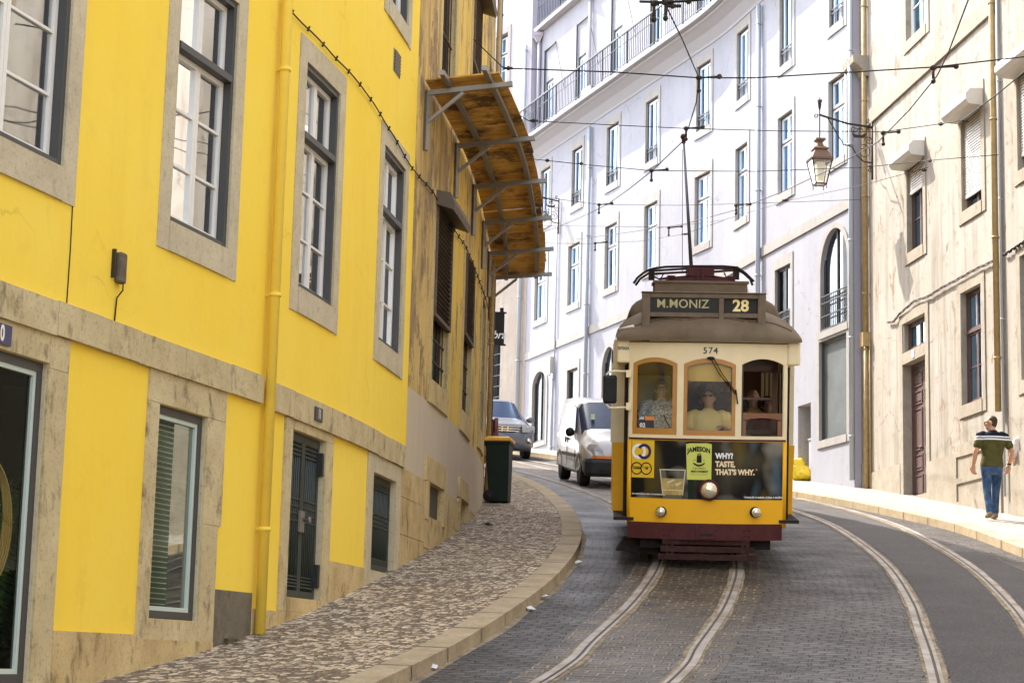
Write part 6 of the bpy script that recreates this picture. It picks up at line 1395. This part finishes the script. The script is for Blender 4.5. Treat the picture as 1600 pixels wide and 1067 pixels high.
for z in (.80,.865,.93): mb.ring_loft([[(x, y, zz) for x, y in ((-.48,-.81),(-.2,-.875),(0,-.885),(.2,-.875),(.48,-.81))] + [(x, y+.05, zz) for x, y in ((.48,-.81),(.2,-.875),(0,-.885),(-.2,-.875),(-.48,-.81))] for zz in (z, z+.028)], True, True, False)
gl_ = mb.build('grille', M['chrome'], car); mb = MB(); mb.ring_loft([[(x, y, z) for x, y in ((-.5,-.80),(-.2,-.862),(.2,-.862),(.5,-.80),(.5,-.7),(-.5,-.7))] for z in (.77,.975)], True, True, False); mb.build('grille_backing', M['blk'], gl_)
mb = MB()
for q in ((-.10,-.06,.79,.96), (.06,.10,.79,.96), (-.06,.06,.86,.895)): mb.box(q[0], q[1], -.905, -.888, q[2], q[3])
mb.build('badge', M['chrome'], gl_)
mb = MB(); mb.ring_loft([[(x, y, z) for x, y in ((-.86,-.62),(-.6,-.83),(0,-.93),(.6,-.83),(.86,-.62),(.86,-.5),(-.86,-.5))] for z in (.44,.72)], True, True, False); bevel(mb.build('bumper', cb.data.materials[0], car), .05, 3)
mb = MB(); mb.ring_loft([[(x, y, z) for x, y in ((-.84,-.60),(-.6,-.80),(0,-.90),(.6,-.80),(.84,-.60),(.84,-.5),(-.84,-.5))] for z in (.26,.44)], True, True, False); mb.build('lower_bumper', M['bump'], car)
for sg in (-1, 1):
    mb = MB(); mb.ring_loft([[(sg*x, y, z) for x, y in ((.50,-.90),(.76,-.76),(.935,-.50),(.93,-.36),(.70,-.50),(.50,-.72))] for z in (.79,.95)], True, True, False); mb.build('headlight', M['hl'], car)
    mb = MB(); mb.lathe([(.075,0),(.08,.05),(.001,.07)], (sg*.70,-.82,.55), (sg*.4,-1,0), 16); mb.build('fog_light', M['chrome'], car)
    mb = MB(); mb.ellipsoid((sg*1.02, .58, 1.12), (.13,.08,.09), 12, 8); mb.build('door_mirror', cb.data.materials[0], car)
# ---------------------------------------------------------------- street things
# wheeled bin
BL = gnd(778, 785, .12); bn = empty('wheeled_bin', BL, 'dark green wheeled bin with yellow lid on the cobbled pavement at the corner', 'bin', rot=(0,0,math.radians(-8)), local=True)
M['bin'] = mat('dark_green_plastic', (.008,.016,.010), .55, spec=.2, noise=(6,.4,(.015,.028,.016))); M['lid'] = mat('yellow_lid', (.80,.42,.03), .45, noise=(6,.3,(.65,.34,.03)))
mb = MB(); mb.ring_loft([[(x*w_+dx, y*d, z) for x, y in ((-1,-1),(1,-1),(1,1),(-1,1))] for w_, d, z, dx in ((.155,.17,.0,.03),(.16,.18,.08,.03),(.20,.235,.95,.0),(.215,.25,.96,.0),(.215,.25,1.0,.0))], True, True, False); b_ = mb.build('body', M['bin'], bn); bevel(b_, .02, 3)
mb = MB(); mb.ring_loft([[(x*w_, y*d, z) for x, y in ((-1,-1),(1,-1),(1,1),(-1,1))] for w_, d, z in ((.225,.265,1.0),(.235,.275,1.01),(.23,.27,1.05),(.17,.21,1.085))], True, True, False); l_ = mb.build('lid', M['lid'], bn); bevel(l_, .015, 3)
mb = MB(); mb.tube([(-.25,-.2,.97),(-.25,.2,.97)], .018, 8); mb.build('handle', M['bin'], bn)
for sy in (-.19, .19):
    mb = MB(); mb.lathe([(.02,-.03),(.09,-.03),(.095,-.02),(.095,.02),(.09,.03),(.02,.03)], (-.13, sy, .095), (0,-1,0), 22); w_ = mb.build('wheel', M['tyre'], bn); mb = MB(); mb.lathe([(.04,.0),(.04,.036),(.001,.04)], (-.13, sy, .095), (0,-1,0), 14); mb.build('hub', M['t_mar'], w_)
# red planks leaning behind the bin
PL = gnd(768, 771, .12); tr = empty('red_trestle', PL, 'pair of weathered red planks leaning behind the green bin', 'trestle', local=True)
M['redpl'] = mat('worn_red_paint', (.16,.025,.02), .7, noise=(9,.8,(.25,.17,.14)))
mb = MB(); mb.bar((-.10,.05,0), (-.02,.20,1.36), .06, .10); mb.build('plank', M['redpl'], tr); mb = MB(); mb.bar((.08,.0,0), (.05,.18,1.38), .06, .10); mb.build('plank', M['redpl'], tr); mb = MB(); mb.bar((-.09,.08,.35), (.09,.06,.35), .03, .08); mb.bar((-.05,.16,1.0), (.08,.14,1.0), .03, .08); mb.build('crosspiece', M['redpl'], tr)
# yellow bag in the niche
c = gnd(1252, 750, .13); mb = MB(); rnd = random.Random(4)
mb.ellipsoid(c + Vector((0,.1,.16)), (.24,.2,.20), 16, 10); mb.ellipsoid(c + Vector((-.14,.1,.24)), (.16,.15,.22), 12, 8); mb.ellipsoid(c + Vector((.12,.05,.12)), (.2,.17,.13), 12, 8); mb.ellipsoid(c + Vector((-.02,.1,.40)), (.12,.1,.12), 10, 8)
bag = mb.build('plastic_bag', mat('yellow_plastic', (.85,.62,.02), .3, noise=(7,.4,(.62,.42,.01)), bump=(9,1.0)), None, loc=c, label='crumpled bright yellow plastic bag slumped at the foot of the white wall', cat='bag')
remesh(bag, .022, 2); tx = bpy.data.textures.new('crumple', 'CLOUDS'); tx.noise_scale = .14; dm = bag.modifiers.new('crumple', 'DISPLACE'); dm.texture = tx; dm.strength = .10
# litter
M['paper'] = mat('scrap_paper', (.6,.6,.58), .8); rnd = random.Random(11)
for px, py, lb, m_, dz, s_ in ((852, 937, 'white scrap of paper in the gutter, the larger one', 'paper', 0, .045), (829, 955, 'small crushed pale wrapper in the gutter nearer the camera', 'paper', 0, .05), (903, 882, 'pale scrap on the setts beside the curving kerb', 'paper', 0, .045), (763, 822, 'small black litter on the pavement below the bin', 'blk', .12, .06), (365, 1005, 'dark crushed packet at the foot of the yellow pipe', 'chrome', .12, .08), (675, 1047, 'pale crumb of rubbish by the broken kerb joint', 'paper', 0, .06)):
    p = gnd(px, py, dz); mb = MB(); pts = [p + Vector((math.cos(t)*s_*rnd.uniform(.7,1.3), math.sin(t)*s_*rnd.uniform(.6,1.2), .02 + zg(p.y+math.sin(t)*s_)-zg(p.y) + rnd.uniform(0,.03))) for t in [k*1.05 for k in range(6)]]; top = p + Vector((0,0,.06))
    for a, b in zip(pts, pts[1:]+pts[:1]): mb.poly([a, b, top]); mb.poly([a, b, p + Vector((0,0,.012))])
    mb.build('crushed_packet' if m_ != 'paper' else 'paper_scrap', M[m_], None, loc=p, label=lb, cat='scrap', group='bits of litter on the street')
# ---------------------------------------------------------------- lanterns
M['iron'] = mat('old_black_iron', (.03,.026,.024), .6, noise=(20,.6,(.08,.05,.035))); M['copper'] = mat('weathered_copper', (.22,.12,.07), .6, .3, noise=(9,.7,(.12,.08,.06))); M['opal'] = mat('opal_glass', (.80,.77,.66), .25)
def spiral(c, u, v, r0, r1, a0, turns, n=26): return [c + (u*math.cos(a0 + turns*2*math.pi*k/n) + v*math.sin(a0 + turns*2*math.pi*k/n))*(r0 + (r1-r0)*k/n) for k in range(n+1)]
def lantern(W, s, z, label, S=1.0, head=True, reach=1.10, loc=None):
    root = empty('wall_lantern', W.P3(s, z, 0), label, 'street lamp', 'cast iron lanterns on wall brackets'); O = W.P3(s, z, 0); out = (W.P3(s, z, 1) - O).normalized(); up = Vector((0,0,1)); q = lambda a, b: O + out*a*S + up*b*S
    mb = MB(); mb.tube([q(.05,.10), q(.05,-1.05)], .022, 8); mb.tube([q(.05,.0), q(.55,.05), q(reach+.02,.20)], .024, 8)
    mb.tube([q(.05,-.72), q(.22,-.70), q(.36,-.58), q(.45,-.42), q(.50,-.40), q(.62,-.38), q(.78,-.12), q(reach-.16,.14)], .014, 6)
    for c, r0, r1, a0, tn in ((q(.22,-.50), .15, .03, 1.2, 1.4), (q(.12,-.28), .09, .02, 0, 1.3), (q(.42,-.06), .07, .015, 3, 1.4), (q(.28,-.07), .055, .015, 0, 1.4), (q(.10,-.86), .05, .012, 2, 1.3), (q(.13,.13), .05, .012, 4, 1.2), (q(reach+.08,.17), .045, .012, 2, 1.1)):
        mb.tube(spiral(c, out, up, r0*S, r1*S, a0, tn), .010, 5)
    # little ship ornament in the bracket
    mb.ring_loft([[q(a, b) + (W.P3(s+.02*sg, z, 0) - O) for a, b in ((.20,-.22),(.42,-.22),(.46,-.13),(.38,-.17),(.26,-.17),(.16,-.12))] for sg in (-1, 1)], True, True, False); mb.tube([q(.31,-.2), q(.31,.0)], .008, 5)
    for b_, w_ in ((-.04,.07), (-.10,.09)): mb.tube([q(.31-w_,b_), q(.31+w_,b_)], .006, 5)
    mb.build('bracket', M['iron'], root)
    if not head: return root
    H0 = q(reach, .19); mb = MB(); mb.tube([H0 + up*.36*S, H0, H0 - up*.46*S], .012, 8); mb.ring_loft([[H0 + up*zz*S + Vector((math.cos(t)*r, math.sin(t)*r, 0))*S for t in [2*math.pi*k/8 for k in range(8)]] for r, zz in ((.012,.10),(.03,.17),(.035,.24),(.055,.30),(.012,.29))]); mb.build('hanger', M['iron'], root)
    T0 = H0 - up*.46*S; hx = out; hy = up.cross(out).normalized()
    def sq(r, zz): return [T0 + up*zz*S + (hx*a + hy*b)*r*S for a, b in ((-1,-1),(1,-1),(1,1),(-1,1))]
    mb = MB(); mb.ring_loft([sq(.09,-.02), sq(.10,-.05), sq(.045,-.10), sq(.065,-.17), sq(.13,-.22), sq(.145,-.225), sq(.145,-.245), sq(.115,-.25), sq(.20,-.44), sq(.215,-.445), sq(.215,-.465)], True, True, False); mb.build('cowl', M['copper'], root)
    mb = MB(); tp, bt = sq(.195,-.47), sq(.105,-.93)
    for a, b in zip(tp, bt): mb.bar(a, b, .022, .022, up=(1,.3,0))
    for L_ in (tp, bt):
        for a, b in zip(L_, L_[1:]+L_[:1]): mb.bar(a, b, .024, .024)
    for p in bt: mb.tube([p, p - up*.09*S], .008, 5)
    for a, b in zip(sq(.215,-.455), sq(.215,-.455)[1:]+sq(.215,-.455)[:1]):
        for k in range(9): p = a.lerp(b, (k+.5)/9); mb.bar(p, p + up*.025*S, .012, .012, up=(1,0,0))
    mb.build('cage', M['iron'], root)
    for k in range(4): mb = MB(); j = (k+1) % 4; mb.poly([tp[k], tp[j], bt[j], bt[k]]); mb.build('lantern_pane', M['opal_g'], root)
    mb = MB(); mb.ring_loft([sq(.085,-.50), sq(.055,-.86)], True, True, False); mb.ring_loft([sq(.10,-.93), sq(.10,-.915)], True, True, False); mb.build('lamp_glass', M['opal'], root)
    return root
M['opal_g'] = glass_mat('frosted_lantern_glass', (.92,.90,.82), .10, .2)
sL = cs(1367, 10.2); lantern(CW, sL, CW.zx(1367, 199), 'cast iron lantern with opal glass on a scrolled bracket at the cream house corner', S=1.08)
sL2 = WW.sx(873.5, 12.5); lantern(WW, sL2, WW.zx(873.5, 316), 'far scrolled lantern bracket on the white house, half hidden by the canopy', S=1.0)
# ---------------------------------------------------------------- hanging shop sign
sz1, sz0 = 490, 537; Ys = 41.0; A, B = atY(752, sz0, Ys), atY(788.5, sz1, Ys)
for o in [o for o in bpy.data.objects if o.name.startswith('hanging_sign')]: bpy.data.objects.remove(o)
sg = empty('hanging_sign', Vector((A.x, Ys, A.z)), 'black square shop sign with white script hanging past the corner of the ochre house', 'sign')
mb = MB(); mb.box(A.x, B.x, Ys-.02, Ys+.02, A.z, B.z); mb.box(A.x, B.x+.04, Ys-.03, Ys+.03, A.z-.03, A.z); mb.box(A.x, B.x+.04, Ys-.03, Ys+.03, B.z, B.z+.03); mb.box(B.x-.10, B.x-.02, Ys-.03, Ys+.03, B.z+.03, B.z+.12); bd = mb.build('board', M['blk'], sg)
C = atY(769, 523.5, Ys); mb = MB(); add_text(mb, 'ombra', .24, lambda x, y: Vector((C.x + x*.9, Ys-.024, C.z + y)), bold=.004, shear=.35)
C2 = atY(768, 508, Ys); n = 20
for k in range(n):
    t0, t1 = -1.2+4.6*k/n, -1.2+4.6*(k+1)/n; mb.poly([(C2.x+math.cos(t)*r*.7, Ys-.024, C2.z+math.sin(t)*r) for t, r in ((t0,.085),(t1,.085),(t1,.105),(t0,.105))])
mb.build('script_lettering', M['sash_w'], bd)
# ---------------------------------------------------------------- overhead wires
def wire(pts, label, name='span_wire', r=.0065, grp='span wires over the street', fit=(), cat='wire'):
    P = [atY(*p) for p in pts]; root = empty(name, P[0], label, cat, grp); mb = MB(); mb.tube(P, r, 6); mb.build('strand', M['cable'], root)
    for px, py, Y, L, kind in fit:
        p = atY(px, py, Y); mb = MB()
        if kind == 'arm':   # registration arm with its clamp
            q = atY(px+L, py-2, Y); mb.tube([p, q], .014, 8); mb.ellipsoid(p, (.042,.035,.035), 10, 6); mb.ellipsoid(q, (.035,.035,.035), 8, 6); mb.tube([p, p - Vector((0,0,.16))], .018, 6); mb.ellipsoid(p - Vector((0,0,.17)), (.03,.05,.03), 8, 6); mb.build('hanger', M['iron'], root)
        else: q = atY(px+L, py, Y); mb.tube([p, q], .018, 8); mb.ellipsoid((p+q)/2, (.030,.030,.030), 10, 6); mb.build('insulator', M['iron'], root)
    return root
TWG = 'trolley wires above the tracks'
wire([(1028,-40,17.5),(1036,0,19),(1066,62,21.4),(1092,122,24),(1088,160,26),(1076,199,29),(1066,222,30.4),(1020,266,33),(985,294,36),(950,319,39.5),(905,341,43.5),(860,359,48),(820,374,54)], 'trolley wire over the tram track, running from top centre down behind the canopy', 'trolley_wire', .0085, TWG)
wire([(1530,-40,17),(1513,0,18.5),(1481,85,21.2),(1464,119,22.5),(1421,172,25.5),(1372,222,28.5),(1295,266,33),(1222,300,36.5),(1150,328,40.5),(1070,350,44),(990,362,48),(900,374,54)], 'trolley wire over the right-hand track, passing behind the lantern', 'trolley_wire', .0085, TWG)
wire([(740,62,25.6),(787,107,25.4),(960,113,24.6),(1092,122,24),(1180,122,23.6),(1330,113,23),(1462,105,22.5),(1600,89,22),(1680,78,21.6)], 'topmost span wire crossing the whole street', r=.009, fit=[(787,107,25.4,14,'ins'),(1092,122,24,32,'arm'),(1458,106,22.5,36,'arm')])
wire([(800,173,27),(826,189,27.4),(925,194,28.2),(1070,201,29),(1220,205,28.7),(1382,206,28.2),(1490,191,27.4),(1510,186,27)], 'second span wire from the top, ending at the upper roller box', fit=[(828,189,27.4,12,'ins'),(1072,201,29,26,'arm'),(1380,208,28.2,24,'arm'),(1466,194,27.6,8,'ins')])
wire([(835,249,31.5),(910,257,32),(1018,267,33),(1180,268,33),(1345,262,32.6),(1462,250,31),(1560,242,29.5)], 'third span wire, meeting the pipe on the cream house', fit=[(852,251,31.6,6,'ins'),(905,256,32,6,'ins'),(1018,267,33,24,'arm'),(1356,260,32.6,6,'ins'),(1450,251,31.2,6,'ins')])
wire([(848,308,37.5),(892,314,38.5),(940,320,39.5),(1060,321,39),(1180,318,38.5),(1345,312,37.6)], 'fourth span wire, thin, ending near the white house pipes', fit=[(936,320,39.5,20,'arm'),(1150,321,38.6,22,'arm')], r=.005)
wire([(850,353,45),(960,354,44.4),(1045,355,44),(1130,344,42),(1235,313,38),(1345,290,34),(1450,262,30.5)], 'fifth span wire climbing from the white house towards the cream house', fit=[(1045,356,44,20,'arm'),(1222,313,38,10,'ins'),(1440,266,31,8,'ins')], r=.005)
wire([(846,380,46),(912,381,47),(1000,377,46),(1068,366,44.5),(1130,345,42)], 'lowest thin wire low across the white facade', fit=[(930,380,47,18,'arm'),(1065,366,44.5,10,'ins')], r=.005)
wire([(1500,190,26.8),(1520,176,26),(1560,146,24.5),(1600,113,23),(1660,65,21)], 'white rope stay running from the roller box up to the right edge', r=.009, fit=[(1503,189,26.8,10,'ins')])
wire([(1000,3,19.2),(1036,4,19),(1075,2,18.9),(1130,-4,18.6)], 'dark switch assembly wire at the top edge above the tram', r=.014, fit=[(1022,6,19.1,26,'arm'),(1040,4,19,36,'arm'),(1038,10,19,26,'ins')])
